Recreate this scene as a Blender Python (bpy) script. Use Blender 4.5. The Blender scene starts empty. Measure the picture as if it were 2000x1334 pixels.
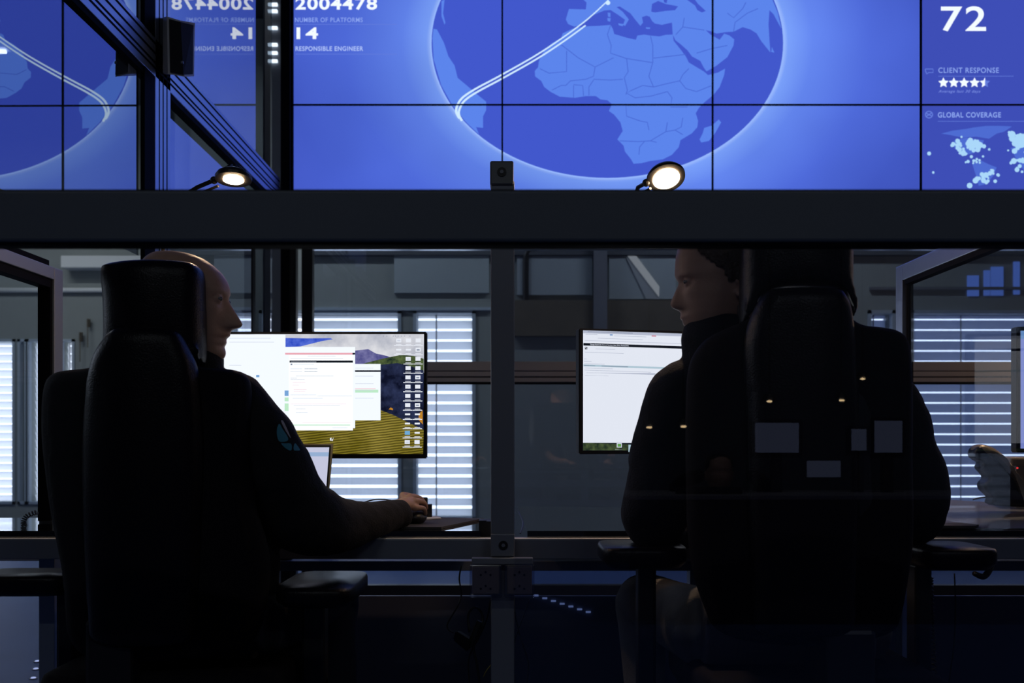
import bpy, bmesh, math, random
from mathutils import Vector, Matrix
from mathutils.bvhtree import BVHTree
random.seed(7)
SC = bpy.context.scene
COL = SC.collection
# ------------------------------------------------------------------ camera, world, light, exposure
F = 1944.44          # focal length in pixels of the 2000 px wide frame (35 mm on a 36 mm sensor)
HZ = 860.0           # horizon row
cam_d = bpy.data.cameras.new('camera'); cam = bpy.data.objects.new('camera', cam_d); COL.objects.link(cam)
cam.location = (0, 0, 1.0); cam.rotation_euler = (math.pi/2, 0, 0)
cam_d.lens = 35; cam_d.sensor_width = 36; cam_d.shift_y = (HZ-667)/2000.0
cam_d.clip_start = 0.05; cam_d.clip_end = 100
cam_d.dof.use_dof = True; cam_d.dof.focus_distance = 2.7; cam_d.dof.aperture_fstop = 5.0
SC.camera = cam
SC.view_settings.view_transform = 'Standard'; SC.view_settings.look = 'None'
SC.view_settings.exposure = 0.0; SC.view_settings.gamma = 1.0; SC.view_settings.use_curve_mapping = False
W = bpy.data.worlds.new('dusk_sky'); SC.world = W; W.use_nodes = True
W.node_tree.nodes['Background'].inputs[0].default_value = (0.76, 0.85, 1.0, 1)
W.node_tree.nodes['Background'].inputs[1].default_value = 2.9
SC.cycles.max_bounces = 8; SC.cycles.sample_clamp_indirect = 2.0; SC.cycles.use_denoising = True

def srgb(r, g, b):
    f = lambda c: (c/255/12.92) if c/255 <= 0.04045 else ((c/255+0.055)/1.055)**2.4
    return (f(r), f(g), f(b), 1)
def P(px, py, d):
    """a measured point of the place: column, row and distance from the viewer"""
    return Vector(((px-1000)/F*d, d, 1.0+(HZ-py)/F*d))

# ------------------------------------------------------------------ materials
MATS = {}
def mat(name, col, rough=0.5, metal=0.0, spec=0.5, bump=0, bscale=60, var=0, vscale=8, coat=0, trans=0, sheen=0):
    if name in MATS: return MATS[name]
    m = bpy.data.materials.new(name); m.use_nodes = True; nt = m.node_tree; b = nt.nodes['Principled BSDF']
    b.inputs['Base Color'].default_value = col; b.inputs['Roughness'].default_value = rough
    b.inputs['Metallic'].default_value = metal; b.inputs['Specular IOR Level'].default_value = spec
    b.inputs['Coat Weight'].default_value = coat
    if sheen: b.inputs['Sheen Weight'].default_value = sheen
    tc = nt.nodes.new('ShaderNodeTexCoord')
    if var:
        n = nt.nodes.new('ShaderNodeTexNoise'); n.inputs['Scale'].default_value = vscale; n.inputs['Detail'].default_value = 5
        nt.links.new(tc.outputs['Object'], n.inputs['Vector'])
        mx = nt.nodes.new('ShaderNodeMix'); mx.data_type = 'RGBA'
        mx.inputs[6].default_value = tuple(c*(1-var) for c in col[:3])+(1,); mx.inputs[7].default_value = tuple(min(1, c*(1+var)) for c in col[:3])+(1,)
        nt.links.new(n.outputs['Fac'], mx.inputs[0]); nt.links.new(mx.outputs[2], b.inputs['Base Color'])
    if bump:
        n = nt.nodes.new('ShaderNodeTexNoise'); n.inputs['Scale'].default_value = bscale; n.inputs['Detail'].default_value = 4
        nt.links.new(tc.outputs['Object'], n.inputs['Vector'])
        bp = nt.nodes.new('ShaderNodeBump'); bp.inputs['Strength'].default_value = bump; bp.inputs['Distance'].default_value = 0.004
        nt.links.new(n.outputs['Fac'], bp.inputs['Height']); nt.links.new(bp.outputs['Normal'], b.inputs['Normal'])
    MATS[name] = m; return m
def emis(name, col, s=1.0):
    if name in MATS: return MATS[name]
    m = bpy.data.materials.new(name); m.use_nodes = True; nt = m.node_tree; nt.nodes.clear()
    e = nt.nodes.new('ShaderNodeEmission'); e.inputs[0].default_value = col; e.inputs[1].default_value = s
    o = nt.nodes.new('ShaderNodeOutputMaterial'); nt.links.new(e.outputs[0], o.inputs[0])
    MATS[name] = m; return m
def pane_mat(name, fac, tint=(0.8, 0.85, 0.9, 1), rcol=(1, 1, 1, 1), rough=0.0):
    m = bpy.data.materials.new(name); m.use_nodes = True; nt = m.node_tree; nt.nodes.clear()
    t = nt.nodes.new('ShaderNodeBsdfTransparent'); t.inputs[0].default_value = tint
    g = nt.nodes.new('ShaderNodeBsdfGlossy'); g.inputs['Color'].default_value = rcol; g.inputs['Roughness'].default_value = rough
    x = nt.nodes.new('ShaderNodeMixShader'); x.inputs[0].default_value = fac
    o = nt.nodes.new('ShaderNodeOutputMaterial')
    nt.links.new(t.outputs[0], x.inputs[1]); nt.links.new(g.outputs[0], x.inputs[2]); nt.links.new(x.outputs[0], o.inputs[0])
    MATS[name] = m; return m

M_alu = mat('anodised_aluminium', (0.52, 0.55, 0.62, 1), 0.30, 0.9, var=0.06, vscale=30)
M_aludark = mat('dark_grey_aluminium', (0.22, 0.235, 0.28, 1), 0.45, 0.25)
M_groove = mat('black_groove', (0.006, 0.006, 0.008, 1), 0.7, spec=0.05)
M_black = mat('black_plastic', (0.012, 0.012, 0.014, 1), 0.4, bump=0.1, bscale=300)
M_rail = mat('dark_rail_paint', (0.095, 0.11, 0.14, 1), 0.5)
M_chair = mat('black_upholstery', (0.006, 0.005, 0.008, 1), 0.75, bump=0.35, bscale=500, spec=0.15)
M_leather = mat('black_leather', (0.006, 0.005, 0.008, 1), 0.32, spec=0.22, bump=0.25, bscale=260, var=0.2)
M_skin = mat('skin', (0.50, 0.30, 0.22, 1), 0.5, var=0.10, vscale=25, bump=0.12, bscale=180)
M_skin.node_tree.nodes['Principled BSDF'].inputs['Subsurface Weight'].default_value = 0.12
M_skin.node_tree.nodes['Principled BSDF'].inputs['Subsurface Radius'].default_value = (0.02, 0.008, 0.004)
M_sweat = mat('black_sweatshirt', (0.007, 0.0055, 0.008, 1), 0.9, bump=0.5, bscale=220)
M_navy = mat('dark_navy_jumper', (0.006, 0.007, 0.015, 1), 0.92, bump=0.5, bscale=220)
M_jeans = mat('faded_grey_jeans', (0.20, 0.19, 0.18, 1), 0.9, bump=0.4, bscale=200, var=0.25)
M_jeansd = mat('dark_jeans', (0.02, 0.022, 0.035, 1), 0.9, bump=0.4, bscale=200)
M_floor = mat('blue_floor', (0.045, 0.085, 0.24, 1), 0.5, spec=0.15, var=0.10, vscale=2.5)
M_wall = mat('grey_plaster', (0.30, 0.33, 0.33, 1), 0.9, var=0.05)
M_panel = mat('blue_grey_wall_panel', (0.38, 0.44, 0.48, 1), 0.6, var=0.04)
M_frame = mat('window_frame_grey', (0.42, 0.50, 0.60, 1), 0.5)
M_wood = mat('dark_brown_timber', (0.13, 0.11, 0.085, 1), 0.7, var=0.35, vscale=5)
M_transom = mat('brushed_transom', (0.75, 0.66, 0.56, 1), 0.4, 0.2, var=0.05)
M_desk = mat('black_glass_desktop', (0.006, 0.007, 0.010, 1), 0.04, spec=1.0, coat=1.0)
M_pad = mat('mouse_mat_cloth', (0.055, 0.05, 0.05, 1), 0.75, bump=0.2, bscale=600)
M_white = mat('white_paint', (0.75, 0.78, 0.8, 1), 0.5)
M_hair = mat('reddish_brown_hair', (0.045, 0.022, 0.015, 1), 0.55, bump=0.9, bscale=150)
M_lampbody = mat('dark_lamp_metal', (0.05, 0.045, 0.04, 1), 0.4, 0.5)
M_ceil = mat('dark_ceiling', (0.10, 0.11, 0.13, 1), 0.9)
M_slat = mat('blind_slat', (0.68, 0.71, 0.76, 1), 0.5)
M_beige = mat('beige_grey_plastic', (0.40, 0.36, 0.30, 1), 0.4)
M_deskpanel = mat('navy_modesty_panel', (0.17, 0.18, 0.23, 1), 0.45)
M_teal = mat('teal_print', (0.06, 0.30, 0.42, 1), 0.7)
M_pale = mat('pale_print', (0.55, 0.50, 0.55, 1), 0.7)
M_clear = pane_mat('clear_socket_plastic', 0.10, (0.75, 0.75, 0.8, 1), rough=0.15)
M_mirror = pane_mat('reflective_glass', 0.62, (0.55, 0.62, 0.7, 1), (0.92, 0.92, 0.98, 1))
M_mirror2 = pane_mat('reflective_glass_angled', 0.50, (0.35, 0.38, 0.45, 1), (0.88, 0.9, 0.98, 1))
M_glass = pane_mat('booth_glass', 0.065, (0.86, 0.90, 0.95, 1))
M_screen_glass = pane_mat('dim_screen_glass', 0.075, (0.80, 0.80, 0.86, 1))
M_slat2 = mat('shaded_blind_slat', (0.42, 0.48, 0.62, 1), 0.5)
# slats let daylight glow through a little
def translucent(m, fac, col):
    nt = m.node_tree; b = nt.nodes['Principled BSDF']; o = nt.nodes['Material Output']
    t = nt.nodes.new('ShaderNodeBsdfTranslucent'); t.inputs[0].default_value = col
    x = nt.nodes.new('ShaderNodeMixShader'); x.inputs[0].default_value = fac
    nt.links.new(b.outputs[0], x.inputs[1]); nt.links.new(t.outputs[0], x.inputs[2]); nt.links.new(x.outputs[0], o.inputs[0])
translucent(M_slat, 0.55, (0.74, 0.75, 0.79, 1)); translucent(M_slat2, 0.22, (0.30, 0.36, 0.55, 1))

# ------------------------------------------------------------------ mesh helpers
def finish(bm, name, m, parent=None, smooth=False, angle=None):
    me = bpy.data.meshes.new(name)
    bmesh.ops.recalc_face_normals(bm, faces=bm.faces) if bm.faces else None
    bm.to_mesh(me); bm.free()
    if smooth:
        for p in me.polygons: p.use_smooth = True
    for mm in (m if isinstance(m, (list, tuple)) else [m]): me.materials.append(mm)
    o = bpy.data.objects.new(name, me); COL.objects.link(o)
    if parent is not None:
        o.parent = parent; o.matrix_parent_inverse = Matrix.Translation(-Vector(parent.location))
    return o
def tag(o, label=None, cat=None, group=None, kind=None):
    if label: o['label'] = label
    if cat: o['category'] = cat
    if group: o['group'] = group
    if kind: o['kind'] = kind
    return o
def thing(name, label, cat, loc=(0, 0, 0), group=None):
    o = bpy.data.objects.new(name, None); COL.objects.link(o); o.location = loc; o.empty_display_size = 0.1
    return tag(o, label, cat, group)
def box(bm, x0, x1, y0, y1, z0, z1, bev=0.0, mi=0):
    r = bmesh.ops.create_cube(bm, size=1.0)
    for v in r['verts']:
        v.co = Vector((x0+(v.co.x+.5)*(x1-x0), y0+(v.co.y+.5)*(y1-y0), z0+(v.co.z+.5)*(z1-z0)))
    fs = set(f for v in r['verts'] for f in v.link_faces)
    if bev:
        es = list(set(e for v in r['verts'] for e in v.link_edges))
        rb = bmesh.ops.bevel(bm, geom=es, offset=bev, segments=2, affect='EDGES', profile=0.5)
        fs = set(rb['faces']) | set(f for f in fs if f.is_valid)
    for f in fs:
        if f.is_valid: f.material_index = mi
def boxo(name, m, x0, x1, y0, y1, z0, z1, bev=0.0, parent=None):
    bm = bmesh.new(); box(bm, x0, x1, y0, y1, z0, z1, bev); return finish(bm, name, m, parent)
def catmull(pts, n=6, closed=False):
    out = []; N = len(pts)
    rng = range(N) if closed else range(N-1)
    for i in rng:
        if closed: p0, p1, p2, p3 = pts[(i-1) % N], pts[i], pts[(i+1) % N], pts[(i+2) % N]
        else: p0, p1, p2, p3 = pts[max(i-1, 0)], pts[i], pts[i+1], pts[min(i+2, N-1)]
        for k in range(n):
            t = k/n
            out.append(tuple(0.5*((2*b)+(-a+c)*t+(2*a-5*b+4*c-d)*t*t+(-a+3*b-3*c+d)*t**3) for a, b, c, d in zip(p0, p1, p2, p3)))
    if not closed: out.append(tuple(pts[-1]))
    return out
def tube(bm, pts, radii, n=12, sm=4, flat=1.0, up=None, mi=0):
    """pts: world vectors; radii: metres; flat scales the section along the second axis"""
    if not isinstance(radii, (list, tuple)): radii = [radii]*len(pts)
    data = [tuple(p)+(r,) for p, r in zip(pts, radii)]
    if sm > 1: data = catmull(data, sm)
    rings = []; nrm = None
    for i, q in enumerate(data):
        p = Vector(q[:3]); a = Vector(data[max(i-1, 0)][:3]); b = Vector(data[min(i+1, len(data)-1)][:3])
        t = (b-a).normalized() if (b-a).length > 1e-9 else Vector((0, 0, 1))
        if nrm is None:
            u = Vector(up) if up else (Vector((0, 0, 1)) if abs(t.z) < 0.9 else Vector((0, 1, 0)))
            nrm = (u - t*u.dot(t)).normalized()
        else: nrm = (nrm - t*nrm.dot(t)).normalized()
        s = t.cross(nrm); r = max(q[3], 1e-4)
        rings.append([bm.verts.new(p + s*math.cos(2*math.pi*k/n)*r + nrm*math.sin(2*math.pi*k/n)*r*flat) for k in range(n)])
    for A, B in zip(rings, rings[1:]):
        for k in range(n):
            f = bm.faces.new((A[k], A[(k+1) % n], B[(k+1) % n], B[k])); f.material_index = mi
    bm.faces.new(rings[0][::-1]).material_index = mi; bm.faces.new(rings[-1]).material_index = mi
def ptube(bm, rows, n=16, sm=4, flat=1.0, up=None):
    """rows of (px, py, d, radius in px)"""
    tube(bm, [P(a, b, d) for a, b, d, r in rows], [r*d/F for a, b, d, r in rows], n, sm, flat, up)
def ball(bm, c, r, n=16, sc=(1, 1, 1), rot=None, mi=0):
    g = bmesh.ops.create_uvsphere(bm, u_segments=n, v_segments=max(6, n//2+2), radius=r)
    for v in g['verts']:
        v.co = Vector((v.co.x*sc[0], v.co.y*sc[1], v.co.z*sc[2]))
        if rot: v.co = rot @ v.co
        v.co += Vector(c)
    for f in set(f for v in g['verts'] for f in v.link_faces): f.material_index = mi
def cyl(bm, a, b, r, n=20, r2=None, mi=0):
    tube(bm, [a, b], [r, r2 if r2 is not None else r], n, 1, mi=mi)
def fuse(bm, name, m, parent, voxel=0.004, smooth=4, fac=0.5, offset=None):
    """one continuous surface out of overlapping volumes"""
    o = finish(bm, name, m, None)
    md = o.modifiers.new('r', 'REMESH'); md.mode = 'VOXEL'; md.voxel_size = voxel; md.use_smooth_shade = True
    s = o.modifiers.new('s', 'SMOOTH'); s.iterations = smooth; s.factor = fac
    dg = bpy.context.evaluated_depsgraph_get()
    me = bpy.data.meshes.new_from_object(o.evaluated_get(dg))
    o.modifiers.clear(); old = o.data; o.data = me; bpy.data.meshes.remove(old)
    me.name = name; me.materials.clear(); me.materials.append(m)
    for p in me.polygons: p.use_smooth = True; p.material_index = 0
    if parent is not None:
        o.parent = parent; o.matrix_parent_inverse = Matrix.Translation(-Vector(parent.location))
    return o
def slab(outline, d, thick, rnd, name, m, parent, bend=0.0, puff=0.0, voxel=0.007, lean=0.0, smooth=4, sm=5, cx=None):
    """padded panel: outline in measured px at distance d, its own thickness, rounded edges, bent around the sitter"""
    pts = [P(x, y, d) for x, y in catmull(outline, sm, True)]
    cu = bpy.data.curves.new('t', 'CURVE'); cu.dimensions = '2D'; cu.fill_mode = 'BOTH'
    sp = cu.splines.new('POLY'); sp.points.add(len(pts)-1); sp.use_cyclic_u = True
    for q, p in zip(sp.points, pts): q.co = (p.x, p.z, 0, 1)
    rnd = min(rnd, thick/2)
    cu.extrude = max(thick/2-rnd, 0.0005); cu.bevel_depth = rnd; cu.bevel_resolution = 5; cu.offset = -rnd
    t = bpy.data.objects.new('t', cu); COL.objects.link(t)
    dg = bpy.context.evaluated_depsgraph_get()
    me = bpy.data.meshes.new_from_object(t.evaluated_get(dg))
    bm = bmesh.new(); bm.from_mesh(me); bmesh.ops.remove_doubles(bm, verts=bm.verts, dist=1e-5)
    bpy.data.objects.remove(t); bpy.data.curves.remove(cu); bpy.data.meshes.remove(me)
    for v in bm.verts: x, z, y = v.co; v.co = Vector((x, d+thick/2-y, z))
    o = fuse(bm, name, m, parent, voxel, smooth)
    xs = [p.x for p in pts]; zs = [p.z for p in pts]
    c = sum((min(xs), max(xs)))/2 if cx is None else cx; hw = (max(xs)-min(xs))/2; cz = (min(zs)+max(zs))/2; hh = (max(zs)-min(zs))/2
    for v in o.data.vertices:
        u = (v.co.x-c)/hw; w = (v.co.z-cz)/hh
        v.co.y += bend*u*u - lean*(v.co.z-cz)
        if puff: 
            k = max(0, 1-u*u)*max(0, 1-w*w)
            v.co.y += (-puff if v.co.y < d+thick/2 else puff)*k*0.5
    return o
def poly(bm, pts, mi=0):
    """flat filled outline (concave allowed)"""
    vs = [bm.verts.new(p) for p in pts]
    es = [bm.edges.new((vs[i], vs[(i+1) % len(vs)])) for i in range(len(vs))]
    r = bmesh.ops.triangle_fill(bm, use_beauty=True, use_dissolve=False, edges=es, normal=(0, -1, 0))
    for g in r['geom']:
        if isinstance(g, bmesh.types.BMFace): g.material_index = mi
def ribbon(bm, pts, w0, w1=None, mi=0):
    """flat line in a wall plane (constant y)"""
    w1 = w0 if w1 is None else w1; N = len(pts); L = []
    for i, p in enumerate(pts):
        a = pts[max(i-1, 0)]; b = pts[min(i+1, N-1)]; t = (b-a).normalized(); s = Vector((-t.z, 0, t.x)); w = (w0+(w1-w0)*i/(N-1))/2
        L.append((bm.verts.new(p+s*w), bm.verts.new(p-s*w)))
    for (a, b), (c, e) in zip(L, L[1:]): bm.faces.new((a, b, e, c)).material_index = mi
def text(body, px, py, d, h, m, name, parent, width=None, bold=0.0, shear=0.0, yoff=0.0):
    """lettering whose capital height is h px, lower left at (px, py)"""
    cu = bpy.data.curves.new('t', 'FONT'); cu.body = body; cu.size = 1.0; cu.offset = bold; cu.shear = shear; cu.space_character = 1.12
    t = bpy.data.objects.new('t', cu); COL.objects.link(t)
    dg = bpy.context.evaluated_depsgraph_get(); me = bpy.data.meshes.new_from_object(t.evaluated_get(dg))
    bpy.data.objects.remove(t); bpy.data.curves.remove(cu)
    xs = [v.co.x for v in me.vertices]; ys = [v.co.y for v in me.vertices]
    x0, x1, y0, y1 = min(xs), max(xs), min(ys), max(ys)
    s = d/F; kz = h*s/(y1-y0); kx = (width*s/(x1-x0)) if width else kz
    o0 = P(px, py, d)
    for v in me.vertices: v.co = Vector((o0.x+(v.co.x-x0)*kx, d+yoff, o0.z+(v.co.y-y0)*kz))
    me.materials.clear(); me.materials.append(m)
    o = bpy.data.objects.new(name, me); COL.objects.link(o)
    if parent is not None: o.parent = parent; o.matrix_parent_inverse = Matrix.Translation(-Vector(parent.location))
    return o
def hull(bm, lo, hi, mi=0):
    a = [bm.verts.new(p) for p in lo]; b = [bm.verts.new(p) for p in hi]; n = len(a)
    for k in range(n): bm.faces.new((a[k], a[(k+1) % n], b[(k+1) % n], b[k])).material_index = mi
    bm.faces.new(a[::-1]).material_index = mi; bm.faces.new(b).material_index = mi
def struct(name, m, boxes, label=None):
    bm = bmesh.new()
    for b in boxes: box(bm, *b)
    o = finish(bm, name, m); o['kind'] = 'structure'
    if label: o['label'] = label
    return o

# ------------------------------------------------------------------ the hall
DB = 8.5; DL = 10.7; XL = -7.0; XR = 6.5; YF = -5.5; ZC = 4.6
XS = -2.75       # where the back wall steps back
struct('floor', M_floor, [(XL, XR, YF, 11.0, -0.1, 0)], 'smooth blue floor')
struct('ceiling', M_ceil, [(XL, XR, YF, 11.0, ZC, ZC+0.1)])
def wall_with_holes(name, m, y, x0, x1, z0, z1, holes, t=0.2):
    hs = sorted(holes); bx = []; x = x0
    for a, b, c, e in hs:
        bx.append((x, a, y, y+t, z0, z1)); bx.append((a, b, y, y+t, z0, c)); bx.append((a, b, y, y+t, e, z1)); x = b
    bx.append((x, x1, y, y+t, z0, z1)); return struct(name, m, bx)
def wx(px, d): return (px-1000)/F*d
def wz(py, d): return 1+(HZ-py)/F*d
wins = [(350, 430), (446, 474), (512, 778), (813, 923), (1700, 1742), (1783, 2090), (2120, 2400)]
holes = [(wx(a, DB), wx(b, DB), wz(1010, DB), wz(612, DB)) for a, b in wins if wx(a, DB) > XS]
wall_with_holes('wall_back', M_wall, DB, XS, XR, 0, ZC, holes)
winsL = [(-130, 26), (40, 50), (57, 89), (121, 142)]
holesL = [(wx(a, DL), wx(b, DL), wz(980, DL), wz(667, DL)) for a, b in winsL]
wall_with_holes('wall_back_left', M_wall, DL, XL, XS-0.02, 0, ZC, holesL)
struct('wall_step', M_wall, [(XS-0.2, XS-0.01, DB+0.21, DL, 0, ZC)])
struct('wall_right', M_wall, [(XR, XR+0.2, YF, 11.0, 0, ZC)])
struct('wall_front', M_ceil, [(XL, XR, YF-0.2, YF, 0, ZC)])
# left wall with unseen high windows, added to throw bluish light on the floor
bx = []; y = YF
for a, b in ((2.2, 4.0), (4.6, 6.4)):
    bx += [(XL-0.2, XL, y, a, 0, ZC), (XL-0.2, XL, a, b, 0, 2.3), (XL-0.2, XL, a, b, 3.6, ZC)]; y = b
bx.append((XL-0.2, XL, y, 11.0, 0, ZC))
struct('wall_left', M_wall, bx)
# windows with frames and outside blinds
def window(i, h, y, pitch, near_edge, tilt=62):
    x0, x1, z0, z1 = h; w = 0.025
    bm = bmesh.new()
    box(bm, x0-w, x1+w, y-0.02, y+0.05, z1-0.004, z1+w); box(bm, x0-w, x1+w, y-0.02, y+0.05, z0-w, z0+0.004)
    box(bm, x0-w, x0+0.004, y-0.02, y+0.05, z0-w, z1+w); box(bm, x1-0.004, x1+w, y-0.02, y+0.05, z0-w, z1+w)
    f = finish(bm, 'window_%d' % i, M_frame); f['kind'] = 'structure'
    b = thing('venetian_blind', near_edge, 'blind', ((x0+x1)/2, y+0.15, z0), 'outside blinds on the hall windows')
    bm = bmesh.new(); z = z0+0.03; t = math.radians(tilt); c, s = math.cos(t), math.sin(t); hw = 0.040
    while z < z1+0.02:
        prof = []
        for k in range(5):
            u = (k/4-0.5)*2*hw; cv = 0.006*(1-(2*k/4-1)**2)
            prof.append((u*c+cv*s, u*s*-1+cv*c))
        L = [(bm.verts.new((x0, y+0.15+a, z+e)), bm.verts.new((x1, y+0.15+a, z+e))) for a, e in prof]
        for (p, q), (r_, s_) in zip(L, L[1:]): bm.faces.new((p, q, s_, r_))
        z += pitch
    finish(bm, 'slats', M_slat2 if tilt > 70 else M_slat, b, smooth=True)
    bm = bmesh.new(); xc = x0+(x1-x0)*0.34
    cyl(bm, (xc, y+0.105, z0), (xc, y+0.105, z1), 0.006, 6)
    finish(bm, 'lift_tape', M_aludark, b)
labs = {350: 'narrow outside blind behind the bald man, nearest the dark columns', 446: 'sliver of blind beside the nose of the bald man',
        512: 'wide bright blind showing above and below the left monitor', 813: 'bright daylit blind between the left monitor and the centre post',
        1700: 'narrow blind just above the shoulder of the right chair', 1783: 'wide blind behind the desk phone',
        2120: 'blind beyond the right monitor edge', -130: 'far bright blind at the left edge of the frame', 40: 'very thin strip of far blind next to the left edge blind',
        57: 'far blind left of the divider corner post', 121: 'narrow far blind between divider post and the left chair'}
i = 1; cnt = 0
for (a, b) in wins:
    if wx(a, DB) <= XS: continue
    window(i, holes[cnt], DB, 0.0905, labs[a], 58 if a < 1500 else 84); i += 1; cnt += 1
for (a, b), h in zip(winsL, holesL):
    window(i, h, DL, 0.085, labs[a], 66); i += 1
# upper wall dressing on the back wall
def wallbox(name, m, px0, px1, py0, py1, d, t, label=None, cat=None, parent=None, kind=None):
    o = boxo(name, m, wx(px0, d), wx(px1, d), d, d+t, wz(py1, d), wz(py0, d), 0.0, parent)
    return tag(o, label, cat, None, kind)
wallbox('trim_1', M_panel, 770, 955, 498, 572, DB-0.03, 0.03, kind='structure')
wallbox('trim_2', M_panel, 1010, 1157, 500, 576, DB-0.03, 0.03, kind='structure')
wallbox('trim_3', M_panel, 1190, 1320, 500, 584, DB-0.03, 0.03, kind='structure')
wallbox('trim_4', M_wood, 1003, 1420, 586, 656, DB-0.06, 0.06, kind='structure')
wallbox('trim_5', M_aludark, 1160, 1186, 440, 660, DB-0.12, 0.05, kind='structure')
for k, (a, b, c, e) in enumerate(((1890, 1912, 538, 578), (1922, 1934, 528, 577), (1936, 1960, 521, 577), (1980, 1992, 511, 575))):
    wallbox('window_%d' % (20+k), emis('dusk_pane', srgb(78, 104, 172)), a, b, c, e, DB-0.012, 0.012, kind='structure')  # glowing panes put in for window reflections, no openings in the wall
sl = thing('strip_lamp', 'slanting pale strip lamp on the back wall left of the right man', 'lamp', P(1258, 540, DB-.03))  # no lamp here: glowing strip put in for a ceiling tube's reflection
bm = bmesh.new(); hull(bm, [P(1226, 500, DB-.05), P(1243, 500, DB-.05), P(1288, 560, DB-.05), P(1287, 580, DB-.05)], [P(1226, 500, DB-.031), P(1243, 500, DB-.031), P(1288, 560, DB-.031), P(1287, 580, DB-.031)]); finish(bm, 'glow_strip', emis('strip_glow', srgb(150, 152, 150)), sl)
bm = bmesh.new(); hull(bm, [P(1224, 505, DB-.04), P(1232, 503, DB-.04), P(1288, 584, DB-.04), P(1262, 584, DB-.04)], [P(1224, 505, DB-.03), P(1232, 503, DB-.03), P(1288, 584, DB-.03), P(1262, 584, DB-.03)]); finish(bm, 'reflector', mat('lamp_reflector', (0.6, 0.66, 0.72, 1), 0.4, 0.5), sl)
wallbox('trim_6', M_ceil, 600, 2050, 470, 498, DB-0.05, 0.05, kind='structure')
wallbox('trim_7', M_frame, 600, 960, 600, 606, DB-0.03, 0.03, kind='structure')
wallbox('trim_8', M_aludark, 1700, 2060, 560, 566, DB-0.03, 0.03, kind='structure')
# bent pipe on the back wall
bm = bmesh.new()
ptube(bm, [(1262, 487, 8.47, 6), (1150, 487, 8.47, 6), (1050, 487, 8.47, 6), (1030, 494, 8.47, 6), (1027, 520, 8.47, 6), (1027, 590, 8.47, 6), (1027, 655, 8.47, 6)], 12, 5)
pipe = finish(bm, 'pipe', M_black, smooth=True); tag(pipe, 'dark bent pipe on the back wall right of the centre post', 'pipe')
# duct and tray at the far left
bm = bmesh.new(); box(bm, wx(118, 10.5), wx(300, 10.5), 10.5, 10.72, wz(523, 10.5), wz(499, 10.5), 0.01)
tag(finish(bm, 'air_duct', M_white), 'white air duct high on the far wall beside the left headrest', 'duct')
bm = bmesh.new(); ptube(bm, [(-60, 567, 10.66, 5), (200, 567, 10.66, 5), (330, 567, 10.66, 5)], 12, 1)
tag(finish(bm, 'horizontal_pipe', M_white, smooth=True), 'long pale horizontal pipe on the far left wall', 'pipe')
for k, (px, py0, py1) in enumerate(((157, 650, 668), (172, 624, 640))):
    bm = bmesh.new(); box(bm, wx(px-3, DL-0.06), wx(px+3, DL-0.06), DL-0.06, DL-0.03, wz(py1, DL), wz(py0, DL), 0.004)
    cyl(bm, (wx(px, DL-0.06), DL-0.07, wz(py0, DL)), (wx(px, DL-0.06), DL-0.07, wz(py1+40, DL)), 0.006, 6)
    tag(finish(bm, 'window_handle', M_wood), ['lower window handle beside the left headrest', 'higher window handle touching the left headrest outline'][k], 'handle')
# dark columns below the video wall, left
for (a, b, d, m, lb) in ((477, 494, 6.1, M_black, 'dark slim column just right of the bald man'), (560, 578, 6.0, M_black, 'dark column under the left end of the video wall'),
                         (589, 610, 5.9, M_black, 'broad dark column right of the paired columns')):
    tag(boxo('column', m, wx(a, d), wx(b, d), d, d+0.06, 0, wz(440, d)), lb, 'column')
wallbox('grey_column', M_aludark, 533, 558, 360, 1160, 6.3, 0.08, 'grey column between the two dark columns', 'column')
# assumed unseen hall lights (dim fill tubes high in the hall behind the video wall)
def tube_light(x, y, z, L, e, lab):
    t = thing('ceiling_lamp', lab, 'lamp', (x, y, z))
    boxo('housing', M_white, x-L/2, x+L/2, y-0.06, y+0.06, z, z+0.05, 0, t)
    bm = bmesh.new(); cyl(bm, (x-L/2+.02, y, z-0.02), (x+L/2-.02, y, z-0.02), 0.018, 12); o = finish(bm, 'tube', emis('tube_glow', (0.85, 0.93, 1.0, 1), 6.0), t)
    ld = bpy.data.lights.new('tube_light', 'AREA'); ld.shape = 'RECTANGLE'; ld.size = L; ld.size_y = 0.1; ld.energy = e; ld.color = (0.86, 0.94, 1.0)
    lo = bpy.data.objects.new('tube_light', ld); COL.objects.link(lo); lo.parent = t; lo.location = (0, 0, -0.05)
tube_light(-2.0, 7.2, 4.3, 1.5, 23, 'dim ceiling tube lamp over the left of the hall')
tube_light(2.0, 7.2, 4.3, 1.5, 23, 'dim ceiling tube lamp over the right of the hall')
tube_light(-5.0, 8.4, 4.3, 1.5, 26, 'dim ceiling tube lamp in the far left corner')

tube_light(-1.2, -2.2, 4.3, 1.5, 11, 'dim ceiling tube lamp behind the viewer, left one')  # unseen lamps added behind the viewer to lift rail, posts and chairs
tube_light(2.2, -2.2, 4.3, 1.5, 11, 'dim ceiling tube lamp behind the viewer, right one')

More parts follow.
